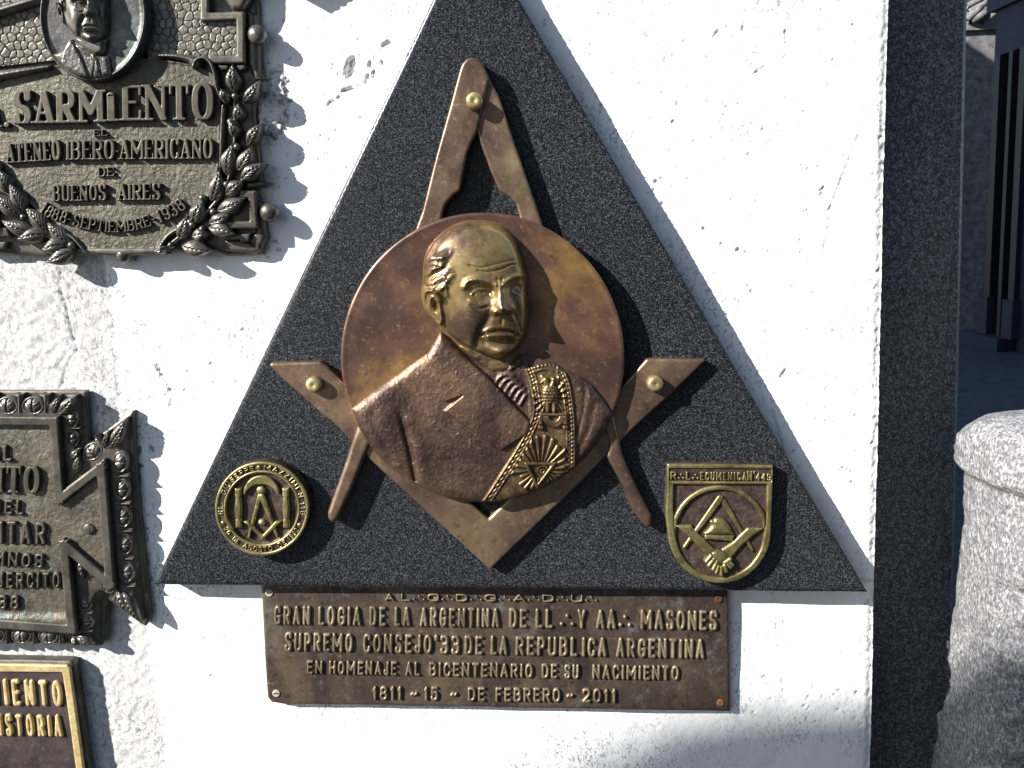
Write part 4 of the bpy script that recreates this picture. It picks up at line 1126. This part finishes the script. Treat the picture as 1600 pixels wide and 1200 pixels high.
# ------------------------------------------------------------------ nameplate under the triangle
HN = 16.0
npz = thing('inscription_plate', 'weathered brown bronze inscription plate directly under the granite triangle', 'plaque', W(775, 1010, 0, 0))
NP = [(408, 914), (1138, 914), (1139, 960), (1141, 1112), (760, 1106), (440, 1100.5), (424, 1098), (418, 1090), (414, 1030)]
slab('plate', NP, HN, 0, M['plate'], npz, h0=HN, r=2.5, step=3, extra=lambda A, B: .6 * fbm(A / 40, B / 40, 3))
N = lambda x, y: (390 + x / 2.078, 900 + y / 2.078)
def nline(words, yl, yr, hl, hr, wt=.20, xl=78, xr=1520):
    for s, a, b in words:
        t0 = (a - xl) / (xr - xl); t1 = (b - xl) / (xr - xl)
        ya = yl + (yr - yl) * t0; yb = yl + (yr - yl) * t1
        write(npz, s, N(a, ya), N(b, yb), (hl + (hr - hl) * t0) / 2.078, (hl + (hr - hl) * t1) / 2.078, wt, 4.2, HN, M['plate_letter'], step=1.0, gap=.17)
nline([('A', 440, 468), ('L#G#D#G#A#D#U#', 492, 1127)], 82, 86, 24, 24, .19, 440, 1127)
nline([('GRAN', 78, 197), ('LOGIA', 222, 362), ('DE', 388, 443), ('LA', 470, 522), ('ARGENTINA', 552, 812), ('DE', 842, 902), ('LL', 928, 985), ('#', 1008, 1054), ('Y', 1065, 1092), ('AA', 1125, 1190), ('#', 1199, 1240), ('MASONES', 1270, 1520)], 160, 179, 62, 64, .175)
nline([('SUPREMO', 113, 335), ('CONSEJO', 367, 592), ("'", 598, 612), ('33', 618, 682), ('DE', 697, 757), ('LA', 782, 838), ('REPUBL', 863, 1065), ('ICA', 1080, 1160), ('ARGENTINA', 1190, 1478)], 245, 272, 60, 64, .175)
nline([('EN', 185, 237), ('HOMENAJE', 257, 478), ('AL', 505, 553), ('BICENTENARIO', 582, 920), ('DE', 948, 1000), ('SU', 1022, 1070), ('NACIMIENTO', 1113, 1395)], 318, 344, 44, 48, .19)
nline([('1811', 398, 495), ('~', 520, 545), ('15', 565, 612), ('~', 650, 674), ('DE', 708, 765), ('FEBRERO', 798, 1010), ('~', 1028, 1052), ('2011', 1080, 1192)], 400, 418, 44, 46, .19)
for (u, v, m_) in ((421, 926, 'screw'), (432, 1083, 'screw'), (1123, 936, 'hole'), (1125.5, 1098, 'rust')):
    s_ = dome('screw' if m_ != 'hole' else 'screw_hole', u, v, 6.5, 2.2, HN - .3, M[m_], npz, h0=HN, n=16, prof=[(1, 0), (1, .6), (.85, 1), (.5, .8), (0, .75)])
    if m_ == 'screw':
        box('slot', *(W(u - 4, v + 1, HN + 1.95, HN) + np.array([0, -.0001, 0])), *(W(u + 4, v - 1, HN + 1.0, HN)), M['hole'], s_)

# ------------------------------------------------------------------ laurel plaque, top left
HA = 24.0
pa = thing('laurel_plaque', 'dark bronze plaque with laurel branches and portrait roundel, upper left of wall', 'plaque', W(150, 200, 0, 0))
back = [(-130, -90), (330, -90), (384, -60), (404, 5), (405, 100), (414, 118), (400, 135), (398, 180), (404, 230), (410, 285), (402, 300), (402, 355), (415, 362), (410, 398), (352, 400), (330, 392), (300, 395), (262, 392), (214, 392), (205, 408), (180, 408), (172, 394), (130, 392), (70, 402), (40, 400), (-60, 392), (-130, 392)]
slab('back_plate', back, 12, 0, M['dark'], pa, h0=14, r=6, step=3.5)
fld = spline([(-60, 135), (-20, 118), (20, 122), (60, 108), (150, 92), (240, 92), (300, 100), (335, 118), (344, 140), (345, 200), (343, 258), (332, 298), (306, 338), (270, 364), (246, 390), (190, 393), (132, 390), (96, 362), (50, 322), (10, 284), (-30, 240)], True, 3)
solid('field', lambda A, B: sd_poly(A, B, fld), bbox_of(fld), 2.0, lambda A, B, D: bev(HA, 2)(A, B, D) + 1.6 * ss(-4, -2.5, D) + .9 * vnoise(A / 3.2, B / 3.2), 8, HA, M['dark_field'], pa)
slab('bottom_lip', [(128, 387), (250, 387), (262, 396), (208, 399), (170, 399), (122, 395)], HA + 2, 6, M['dark'], pa, r=4, step=2)
dome('stud', 189, 399, 12, 15, 12, M['leaf'], pa, h0=26)
# crackled panels
_pr = np.random.RandomState(3)
pts_ = []
for i in range(-12, 40):
    for j in range(-10, 12):
        pts_.append((i * 13.0 + 6.5 * (j % 2) + _pr.uniform(-4, 4), j * 12.0 + _pr.uniform(-4, 4)))
pts_ = np.array(pts_)
def crack(A, B):
    d1 = np.full(A.shape, 1e9); d2 = np.full(A.shape, 1e9)
    sel = pts_[(pts_[:, 0] > A.min() - 25) & (pts_[:, 0] < A.max() + 25) & (pts_[:, 1] > B.min() - 25) & (pts_[:, 1] < B.max() + 25)]
    for (x, y) in sel:
        d = np.hypot(A - x, B - y); d2 = np.where(d < d1, d1, np.minimum(d2, d)); d1 = np.minimum(d1, d)
    return ss(.2, 1.3, d2 - d1)
for poly_ in ([(205, -85), (332, -85), (325, 28), (376, 28), (376, 92), (232, 92)], [(-125, -85), (90, -85), (72, 0), (74, 60), (84, 94), (-125, 118)], [(350, 302), (400, 302), (398, 358), (350, 358)]):
    solid('crackled_panel', lambda A, B, p=poly_: sd_poly(A, B, p), bbox_of(poly_), 1.1, lambda A, B, D: 20 + 2.0 * crack(A, B) + .4 * vnoise(A / 3, B / 3), 6, 22, M['dark'], pa)
# stepped frame bars
def bar(name, pts, wd, h, mat=M['dark'], closed=False, base=6, r=2.5, step=1.6, parent=None, extra=None):
    t = (lambda A, B, D: bev(h, r)(A, B, D) + (extra(A, B, D) if extra else 0))
    def sdf(A, B):          # square ends, mitred corners
        D = None
        P = pts + ([pts[0]] if closed else [])
        for i, (a, b) in enumerate(zip(P[:-1], P[1:])):
            L = math.hypot(b[0] - a[0], b[1] - a[1]); tx, ty = (b[0] - a[0]) / L, (b[1] - a[1]) / L
            s = (A - a[0]) * tx + (B - a[1]) * ty; n_ = np.abs((A - a[0]) * -ty + (B - a[1]) * tx)
            d = np.maximum(n_ - wd / 2, np.abs(s - L / 2) - L / 2 - wd / 2)
            D = d if D is None else np.minimum(D, d)
        return D
    return solid(name, sdf, bbox_of(pts, wd), step, t, base, h, mat, parent or pa)
bar('frame', [(318, -80), (319, 26), (375, 24), (375.5, 92), (332, 93)], 13, 30)
bar('frame', [(352, 352), (396, 351), (393, 304), (380, 303)], 12, 30)
slab('corner_block', [(383, 12), (399, 20), (405, 70), (406, 112), (412, 122), (396, 126), (384, 98)], 20, 0, M['dark'], pa, h0=22, r=9, step=2)
slab('corner_block', [(400, 302), (408, 322), (412, 345), (416, 372), (404, 396), (384, 376), (398, 358)], 20, 0, M['dark'], pa, h0=22, r=9, step=2)
slab('bracket', [(339, 101), (357, 101), (355, 109), (344, 110)], 27, 6, M['medal'], pa, r=2, step=1.5)
slab('bracket', [(366, 101), (383, 101), (382, 108), (374, 111)], 27, 6, M['medal'], pa, r=2, step=1.5)
slab('bracket', [(375, 366), (391, 365), (389, 377), (375, 378)], 26, 6, M['medal'], pa, r=2, step=1.5)
slab('bracket', [(349, 374), (372, 374), (392, 378), (410, 391), (396, 397), (349, 392)], 18, 2, M['dark'], pa, r=6, step=1.5)
slab('bracket', [(386, 284), (408, 282), (424, 286), (408, 293), (380, 296)], 24, 4, M['medal'], pa, r=5, step=1.5)
slab('bracket', [(-40, 352), (10, 356), (16, 370), (-40, 372)], 26, 6, M['medal'], pa, r=2, step=1.5)
slab('bracket', [(-40, 377), (11, 378), (6, 389), (-40, 390)], 22, 6, M['medal'], pa, r=2, step=1.5)
for (u, v, r_) in ((399, 52, 14), (418, 332, 14)):
    dome('stud', u, v, r_, 15, 18, M['leaf'], pa, h0=32, n=24)
slab('finial', [(345, -8), (356, 8), (362, 15), (378, 15), (384, 6), (392, -10), (392, -60), (345, -60)], 30, 8, M['dark'], pa, r=8, step=2)
# scroll rolls
def roll(pts, r0, r1, h):
    P = spline(pts, False, 5)
    n = len(P)
    def sdf(A, B):
        D = None
        for i, (a, b) in enumerate(zip(P[:-1], P[1:])):
            d = sd_seg(A, B, a, b) - (r0 + (r1 - r0) * i / n); D = d if D is None else np.minimum(D, d)
        return D
    rm = max(r0, r1)
    solid('scroll', sdf, bbox_of(P, rm + 2), 1.5, lambda A, B, D: HA - 2 + h * np.sqrt(np.clip(1 - (1 - np.clip(-D / rm, 0, 1)) ** 2, 0, 1)), 10, HA + h * .6, M['leaf'], pa)
roll([(243, 86), (270, 87), (296, 92), (303, 97)], 3, 10, 14)
roll([(302, 104), (306, 94), (318, 90), (328, 97), (334, 112), (338, 135), (344, 150), (352, 160)], 4, 3, 14)
roll([(-30, 122), (0, 117), (40, 110), (76, 104)], 11, 4, 14)
roll([(-40, 28), (0, 16), (32, 6), (60, -3), (90, -20)], 9, 7, 13)
roll([(348, 165), (346, 200), (344, 262)], 3, 3, 9)
roll([(247, 388), (262, 368), (284, 354)], 3, 5, 9)
roll([(96, 362), (114, 372), (129, 389)], 3, 3, 9)
# roundel
RCX, RCY, RRX, RRY = 145, 24, 83, 103
rd = lambda A, B: (np.hypot((A - RCX) / RRX, (B - RCY) / RRY) - 1) * 92
def rd_top(A, B, D):
    return bev(43, 2)(A, B, D) + 2.0 * np.exp(-((D + 2.5) / 1.8) ** 2) - 2.5 * ss(-3, -12, D) + .3 * vnoise(A / 3, B / 3)
rnd_ = solid('roundel', rd, (58, -82, 232, 130), 1.5, rd_top, 10, 43, M['medal'], pa)
AXF = lambda A, B: (782 + (A - 147) / .47, 518 + (B - 45) / .565)
def h2_sdf(A, B): a, b = AXF(A, B); return sd_poly(a, b, HEAD) * .47
def h2_top(A, B, D):
    a, b = AXF(A, B); return 40.5 + .60 * head_height(a, b, np.minimum(sd_poly(a, b, HEAD), 0))
b2 = [(79, 92), (83, 84), (98, 78), (106, 66), (112, 60), (128, 70), (150, 84), (170, 88), (174, 118), (160, 122), (140, 124), (112, 118), (92, 104)]
def b2_top(A, B, D):
    gl = lambda p, w_: np.exp(-(sd_line(A, B, p) / w_) ** 2)
    h = 41.5 + 7 * np.sqrt(np.clip(1 - (1 - np.clip(-D / 8, 0, 1)) ** 2, 0, 1))
    lap_ = sd_poly(A, B, [(98, 98), (106, 64), (114, 62), (130, 92), (142, 122), (110, 118)])
    h += 3 * ss(1, -1.5, lap_) - 2.5 * gl([(114, 62), (130, 92), (142, 124)], 1.5)
    h += 3 * gl(spline([(148, 90), (152, 98), (154, 110)]), 4) - 1.8 * gl([(150, 96), (146, 120)], 1.2) - 1.5 * gl([(156, 96), (160, 120)], 1.2)
    h += 2 * gl([(120, 72), (134, 82), (148, 86)], 2.5) + .6 * vnoise(A / 2.5, B / 2.5)
    return h
solid('bust_coat', lambda A, B: np.maximum(sd_poly(A, B, b2), rd(A, B) + 3), bbox_of(b2), 1.0, b2_top, 36, 46, M['leaf'], pa)
nk = [(116, 58), (168, 60), (164, 84), (150, 90), (128, 76)]
solid('neck', lambda A, B: sd_poly(A, B, nk), bbox_of(nk), 1.2, lambda A, B, D: 42 + 9 * np.sqrt(np.clip(1 - (1 - np.clip(-D / 8, 0, 1)) ** 2, 0, 1)), 36, 46, M['leaf'], pa)
solid('portrait_head', h2_sdf, (84, -66, 172, 76), .9, h2_top, 36, 50, M['leaf'], pa)
# laurel
def leaf(base, tip, wd, h=10, lift=HA, parent=None, mat=None, curl=1):
    L = math.hypot(tip[0] - base[0], tip[1] - base[1]); ex = ((tip[0] - base[0]) / L, (tip[1] - base[1]) / L); ey = (-ex[1], ex[0])
    hw = wd / 2
    prof = lambda a: hw * np.sin(math.pi * np.clip(a / L, 0, 1) ** .8) ** 1.15
    def sdf(A, B):
        c = .10 * L * np.sin(math.pi * np.clip(A / L, 0, 1)) * curl * .5
        return np.maximum(np.abs(B - c) - prof(A) * 1.05, np.maximum(-A, A - L)) * .85
    def top(A, B, D):
        c = .10 * L * np.sin(math.pi * np.clip(A / L, 0, 1)) * curl * .5
        w_ = np.maximum(prof(A), 1); y = (B - c) / w_
        body = np.sqrt(np.clip(1 - (np.abs(y) * .97) ** 2, 0, 1))
        t = A / L
        z = h * body * (.45 + .75 * np.sin(math.pi * np.clip(t * .85 + .05, 0, 1)))
        z -= 2.0 * np.exp(-((B - c) / 1.1) ** 2)
        z += 1.1 * np.sin((A - np.abs(B - c) * 2.0) * 2 * math.pi / 7.5) * body
        z += (tipl * t)
        return lift + z
    tipl = 3
    xf = lambda a, b: (base[0] + a * ex[0] + b * ey[0], base[1] + a * ex[1] + b * ey[1])
    return solid('leaf', sdf, (-1.5, -hw * 1.6 - 1, L + 1.5, hw * 1.6 + 1), 1.3, top, lift - 12, lift + 6, mat or M['leaf'], parent or pa, xf)
LV = [((366, 145), (364.6, 99), 21), ((379, 160), (406, 125), 17), ((357, 160), (345, 138), 14), ((368, 190), (373, 160), 15), ((386, 228), (410, 192), 18), ((368, 216), (358, 188), 14),
      ((355, 276), (365, 223), 25), ((370, 268), (394, 228), 23), ((374, 283), (416, 255), 21), ((329, 316), (344, 264), 23), ((352, 306), (382, 282), 21), ((338, 330), (384, 309), 23),
      ((302, 351), (318, 314), 23), ((325, 350), (361, 334), 21), ((324, 356), (368, 366), 21), ((279, 375), (292, 336), 23), ((298, 370), (329, 366), 19), ((282, 384), (332, 391), 23), ((262, 386), (240, 394), 12),
      ((36, 336), (15, 284), 23), ((34, 337), (-6, 303), 25), ((79, 373), (39, 322), 25), ((54, 363), (2, 344), 21), ((71, 366), (26, 375), 21), ((112, 383), (74, 345), 23), ((102, 382), (65, 392), 24), ((112, 390), (71, 411), 22),
      ((14, 304), (-2, 262), 23), ((-4, 330), (-40, 318), 22), ((-2, 280), (-28, 240), 22), ((0, 350), (-40, 352), 22)]
for i, (a, b, w_) in enumerate(LV):
    leaf(a, b, w_ * 1.15, lift=HA - 2 + (i % 3) * 2.0, curl=1 if i % 2 else -1)
for (u, v) in ((353, 288), (315, 309), (332, 331), (296, 347), (315, 358), (266, 383), (369, 229), (366, 150), (359, 190), (110, 383), (108, 398), (35, 339), (299, 351)):
    dome('berry', u, v, 5.2, 8, HA + 2, M['leaf'], pa, h0=HA + 8, n=12)
roll([(366, 150), (366, 200), (362, 260), (340, 310), (300, 352), (262, 384)], 3, 3, 6)
roll([(-10, 300), (36, 338), (76, 370), (112, 388)], 3, 3, 6)
aw = lambda s, a, b, h, wt, rel, **k: write(pa, s, a, b, h, k.pop('h2', h), wt, rel, HA + 1, M['dark_letter'], serif=True, step=1.0, **k)
# large name, ending as in the photograph
write(pa, 'SARM', (21, 194), (162, 191), 52, 51, .215, 8, HA + 1, M['dark_letter'], serif=True, step=1.1, gap=.07)
write(pa, 'i', (163, 189), (184, 188.5), 52, 52, .24, 7, HA + 1, M['dark_letter'], serif=True, step=1.1)
slab('letter', [(166, 186), (186, 185), (186, 189.5), (166, 190)], HA + 8, HA, M['dark_letter'], pa, r=1, step=1)
slab('letter', [(166, 147), (178, 147), (178, 151), (166, 152)], HA + 8, HA, M['dark_letter'], pa, r=1, step=1)
write(pa, 'ENTO', (191, 189), (334, 187), 56, 58, .185, 8, HA + 1, M['dark_letter'], serif=True, step=1.1, gap=.07)
glyph(pa, '.', (5, 199), (1, 0), (0, -1), 10, 30, .26, 6, HA + 1, M['dark_letter'], True)
glyph(pa, 'A', (-30, 199), (1, 0), (0, -1), 30, 34, .26, 6, HA + 1, M['dark_letter'], True)
aw('EL', (146, 213), (168, 212), 10, .24, 4, gap=.1)
aw('ATENEO', (9, 255), (95, 250), 30, .175, 6.5, h2=32, gap=.06)
aw('IBERO', (103, 250), (179, 249), 30, .175, 6.5, h2=31, gap=.06)
aw('-', (178, 250), (187, 250), 30, .2, 5)
aw('AMERICANO', (186, 249), (333, 248), 31, .165, 6.5, h2=32, gap=.06)
aw('DE', (153, 276), (178, 275), 14, .2, 4, gap=.1)
aw('BUENOS', (82, 315), (166, 313), 25, .18, 6.5, gap=.08)
aw('AIRES', (183, 313), (251, 312), 26, .18, 6.5, gap=.08)
def curve_word(s, pts, h, wt, rel, base, mat):
    P = np.array(spline(pts, False, 12)); seg = np.hypot(*np.diff(P, axis=0).T); cum = np.concatenate([[0], np.cumsum(seg)])
    adv = [G[c][0] if c != ' ' else .35 for c in s]; gap = .10; tot = sum(adv) + gap * (len(s) - 1); k = cum[-1] / tot; x = 0
    for c, a in zip(s, adv):
        m_ = (x + a / 2) * k
        px_ = np.interp(m_, cum, P[:, 0]); py_ = np.interp(m_, cum, P[:, 1])
        q0 = np.array([np.interp(m_ - 3, cum, P[:, 0]), np.interp(m_ - 3, cum, P[:, 1])]); q1 = np.array([np.interp(m_ + 3, cum, P[:, 0]), np.interp(m_ + 3, cum, P[:, 1])])
        e = (q1 - q0) / np.linalg.norm(q1 - q0)
        glyph(pa, c, (px_ - e[0] * a * k / 2, py_ - e[1] * a * k / 2), tuple(e), (e[1], -e[0]), a * k, h, wt, rel, base, mat, True, .9)
        x += a + gap
curve_word('1888', [(60, 331), (78, 342), (102, 350)], 19, .19, 6, HA + 1, M['dark_letter'])
curve_word('-SEPTIEMBRE-', [(103, 350), (135, 358), (175, 363), (215, 359), (246, 349)], 18, .19, 6, HA + 1, M['dark_letter'])
curve_word('1938', [(249, 349), (270, 340), (292, 325)], 20, .19, 6, HA + 1, M['dark_letter'])

# ------------------------------------------------------------------ notched plaque, lower left
pb = thing('notched_plaque', 'dark green bronze plaque with notched sides and egg and dart border', 'plaque', W(60, 810, 0, 0))
PBo = [(-120, 612), (131, 612), (134, 650), (137, 694), (205, 643), (209, 720), (215, 800), (224, 880), (232, 965), (226, 981), (218, 978), (165, 938), (163, 1000), (156, 1012), (0, 1003), (-120, 998)]
PBi = [(-80, 657), (83, 659), (92, 781), (157, 731), (171, 916), (99, 851), (111, 984), (-80, 970)]
def pb_top(A, B, D):
    return 10 + 13 * ss(-2, -22, D) + .5 * fbm(A / 12, B / 12, 2) + 2.2 * np.exp(-((D + 3) / 2.2) ** 2)
solid('moulding', lambda A, B: sd_poly(A, B, PBo), bbox_of(PBo), 2.0, pb_top, 0, 18, M['dark'], pb)
solid('field', lambda A, B: sd_poly(A, B, PBi), bbox_of(PBi), 2.2, lambda A, B, D: 26.5 + 1.0 * vnoise(A / 2.8, B / 2.8) + 5 * ss(955, 968, B), 12, 27, M['verd_field'], pb)
bar('frame', [(-78, 657), (83, 659), (92, 781), (157, 731), (171, 914), (99, 852), (111, 984), (-78, 970)], 14, 36, M['dark'], True, base=14, r=2, step=1.4, parent=pb,
    extra=lambda A, B, D: -2.0 * ss(-2.0, -1.0, D) * 0 + .0)
bar('inner_bead', [(-78, 651), (88, 653), (97.5, 769), (162, 720), (179, 922)], 4, 33, M['dark'], False, base=14, r=1.5, step=1.3, parent=pb)
def egg(cx, cy, ox, oy, wd, ht, lift=21, h=8):
    """ornament of width wd, standing outward along (ox, oy)"""
    L = math.hypot(ox, oy); oy_, ox_ = oy / L, ox / L; ex = (-oy_, ox_)
    xf = lambda a, b: (cx + a * ex[0] + b * ox_, cy + a * ex[1] + b * oy_)
    hw, hh = wd / 2, ht / 2
    def sdf(A, B):
        return (np.hypot(A / hw, (B + hh * .15) / (hh * 1.0)) - 1) * min(hw, hh)
    def top(A, B, D):
        r = np.hypot(A / hw, (B + hh * .15) / hh)
        z = 3.5 * np.exp(-((r - .86) / .10) ** 2) + h * np.sqrt(np.clip(1 - (r / .74) ** 2, 0, 1)) * .8
        z -= 2.2 * np.exp(-(A / 1.1) ** 2) * (r < .74) + 0
        z -= 1.1 * (np.abs(np.sin((B - np.abs(A) * .9) / 2.6)) < .3) * (r < .68)
        return lift + z
    solid('egg_ornament', sdf, (-hw - 1.5, -hh * 1.3 - 1, hw + 1.5, hh * 1.3 + 1), 1.1, top, lift - 8, lift + 3, M['leaf'], pb, xf)
def dart(cx, cy, ox, oy, wd, ht, lift=20, h=6):
    L = math.hypot(ox, oy); oy_, ox_ = oy / L, ox / L; ex = (-oy_, ox_)
    xf = lambda a, b: (cx + a * ex[0] + b * ox_, cy + a * ex[1] + b * oy_)
    hw, hh = wd / 2, ht / 2
    sdf = lambda A, B: np.maximum(np.abs(A) - hw * (.35 + .65 * np.clip((B + hh) / ht, 0, 1)), np.abs(B) - hh)
    solid('dart_ornament', sdf, (-hw - 1, -hh - 1, hw + 1, hh + 1), 1.1, lambda A, B, D: lift + h * (1 - np.clip(np.abs(A) / hw, 0, 1)) , lift - 8, lift + 2, M['leaf'], pb, xf)
for x in (-70, -30, 11, 51): egg(x, 632, 0, -1, 36, 30)
for x in (-50, -10, 31, 72): dart(x, 630, 0, -1, 10, 28)
acanth = lambda b, t, w_: leaf(b, t, w_, h=9, lift=20, parent=pb)
acanth((88, 648), (118, 618), 22); acanth((80, 646), (92, 618), 15)
for y in (668, 694): egg(113 + (y - 668) * .06, y - 12 + (4 if y > 680 else 0), 1, 0, 30, 22)
dart(116, 669, 1, 0, 6, 20); acanth((108, 716), (127, 700), 15)
egg(143, 704, -.6, -.8, 36, 28); dart(157, 690, -.6, -.8, 8, 24); acanth((116, 742), (124, 708), 16); acanth((166, 702), (198, 652), 20); acanth((174, 700), (193, 668), 14); acanth((160, 700), (170, 672), 12)
for k in range(5):
    y = 722 + k * 43; x = 189 + (y - 716) * .058
    egg(x, y, 1, 0, 36, 25); dart(x + 1, y + 21.5, 1, 0, 8, 22)
acanth((190, 922), (222, 972), 20); acanth((182, 922), (204, 958), 16)
egg(168, 918, -.6, .8, 26, 22); dart(182, 930, -.6, .8, 7, 18); acanth((140, 880), (152, 905), 13); acanth((126, 870), (132, 905), 12)
for y in (944, 972): egg(134 + (y - 944) * .08, y, 1, 0, 24, 24); dart(136, y + 13, 1, 0, 6, 18)
for x in (-50, -8, 33, 75): egg(x, 996, 0, 1, 34, 26)
for x in (-30, 12, 54, 95): dart(x, 994, 0, 1, 9, 22)
acanth((118, 992), (148, 1006), 18); acanth((112, 994), (124, 1008), 12)
scw = dome('screw', 138.5, 827, 9, 3.2, 26.5, M['leaf'], pb, h0=29, n=18, prof=[(1, 0), (1, .6), (.8, 1), (0, 1)])
slab('slot', [(138, 819), (140.6, 819), (139.6, 835), (137, 835)], 30, 29, M['hole'], scw, r=.5, step=.8)
bw = lambda s, a, b, h, wt=.2, rel=5, **k: write(pb, s, a, b, h, h, wt, rel, 27, M['dark_letter'], step=1.0, **k)
write(pb, 'AL', (-20, 721), (18, 722), 26, 26, .22, 5, 27, M['dark_letter'], step=1.0)
write(pb, 'ENTO', (-48, 768), (61, 772), 41, 42, .20, 6, 27, M['dark_letter'], serif=True, step=1.0, gap=.1)
bw('DEL', (-14, 804), (36, 806), 24, .22); bw('ITAR', (-2, 851), (71, 852), 36, .19); bw('MNOS', (-14, 885), (67, 889), 23, .22); bw('JERCITO', (-5, 920), (94, 920), 25, .2); bw('38', (-4, 953), (29, 954), 23, .24)

# ------------------------------------------------------------------ gold framed plaque, bottom left
pc = thing('gold_framed_plaque', 'purple brown plaque with polished gold border and letters, bottom left corner', 'plaque', W(20, 1120, 0, 0))
PC = [(-120, 1036), (104, 1040), (109, 1044), (132, 1212), (146, 1330), (-120, 1330)]
PCb = [(-120, 1031), (108, 1036), (113, 1042), (137, 1212), (150, 1330), (-120, 1330)]
slab('back_plate', PCb, 19, 0, M['dark'], pc, h0=24, r=2, step=3)
PCi = [(-140, 1049.5), (97, 1051), (103, 1090), (118, 1200), (133, 1310), (-140, 1310)]
slab('field', PC, 20.6, 10, M['purple_field'], pc, h0=24, r=1, step=3)
solid('border', lambda A, B: np.maximum(sd_poly(A, B, PC), -sd_poly(A, B, PCi)), bbox_of(PC), 1.6, bev(24.5, 1.5), 15, 24.5, M['gold_border'], pc)
cw = lambda s, a, b, h, g_=.42: write(pc, s, a, b, h, h, .175, 4, 21, M['gold_border'], step=1.0, lean=.10, gap=g_)
cw('M', (-24, 1103), (-3, 1103), 41); cw('IENTO', (8, 1103.5), (98, 1105), 41, .28); cw('H', (-22, 1151), (-9, 1151), 34); cw('ISTORIA', (0, 1151), (98, 1152.5), 34, .26)

# ------------------------------------------------------------------ plaque just above the frame, only its shadow is in the picture
pd = slab('pointed_plaque', [(330, -90), (452, -24), (560, -84), (560, -330), (330, -330)], 34, 0, M['dark'], None, h0=34, r=5, step=6)
tag(pd, 'dark bronze pointed plaque above the laurel plaque, throwing a shadow point', 'plaque')
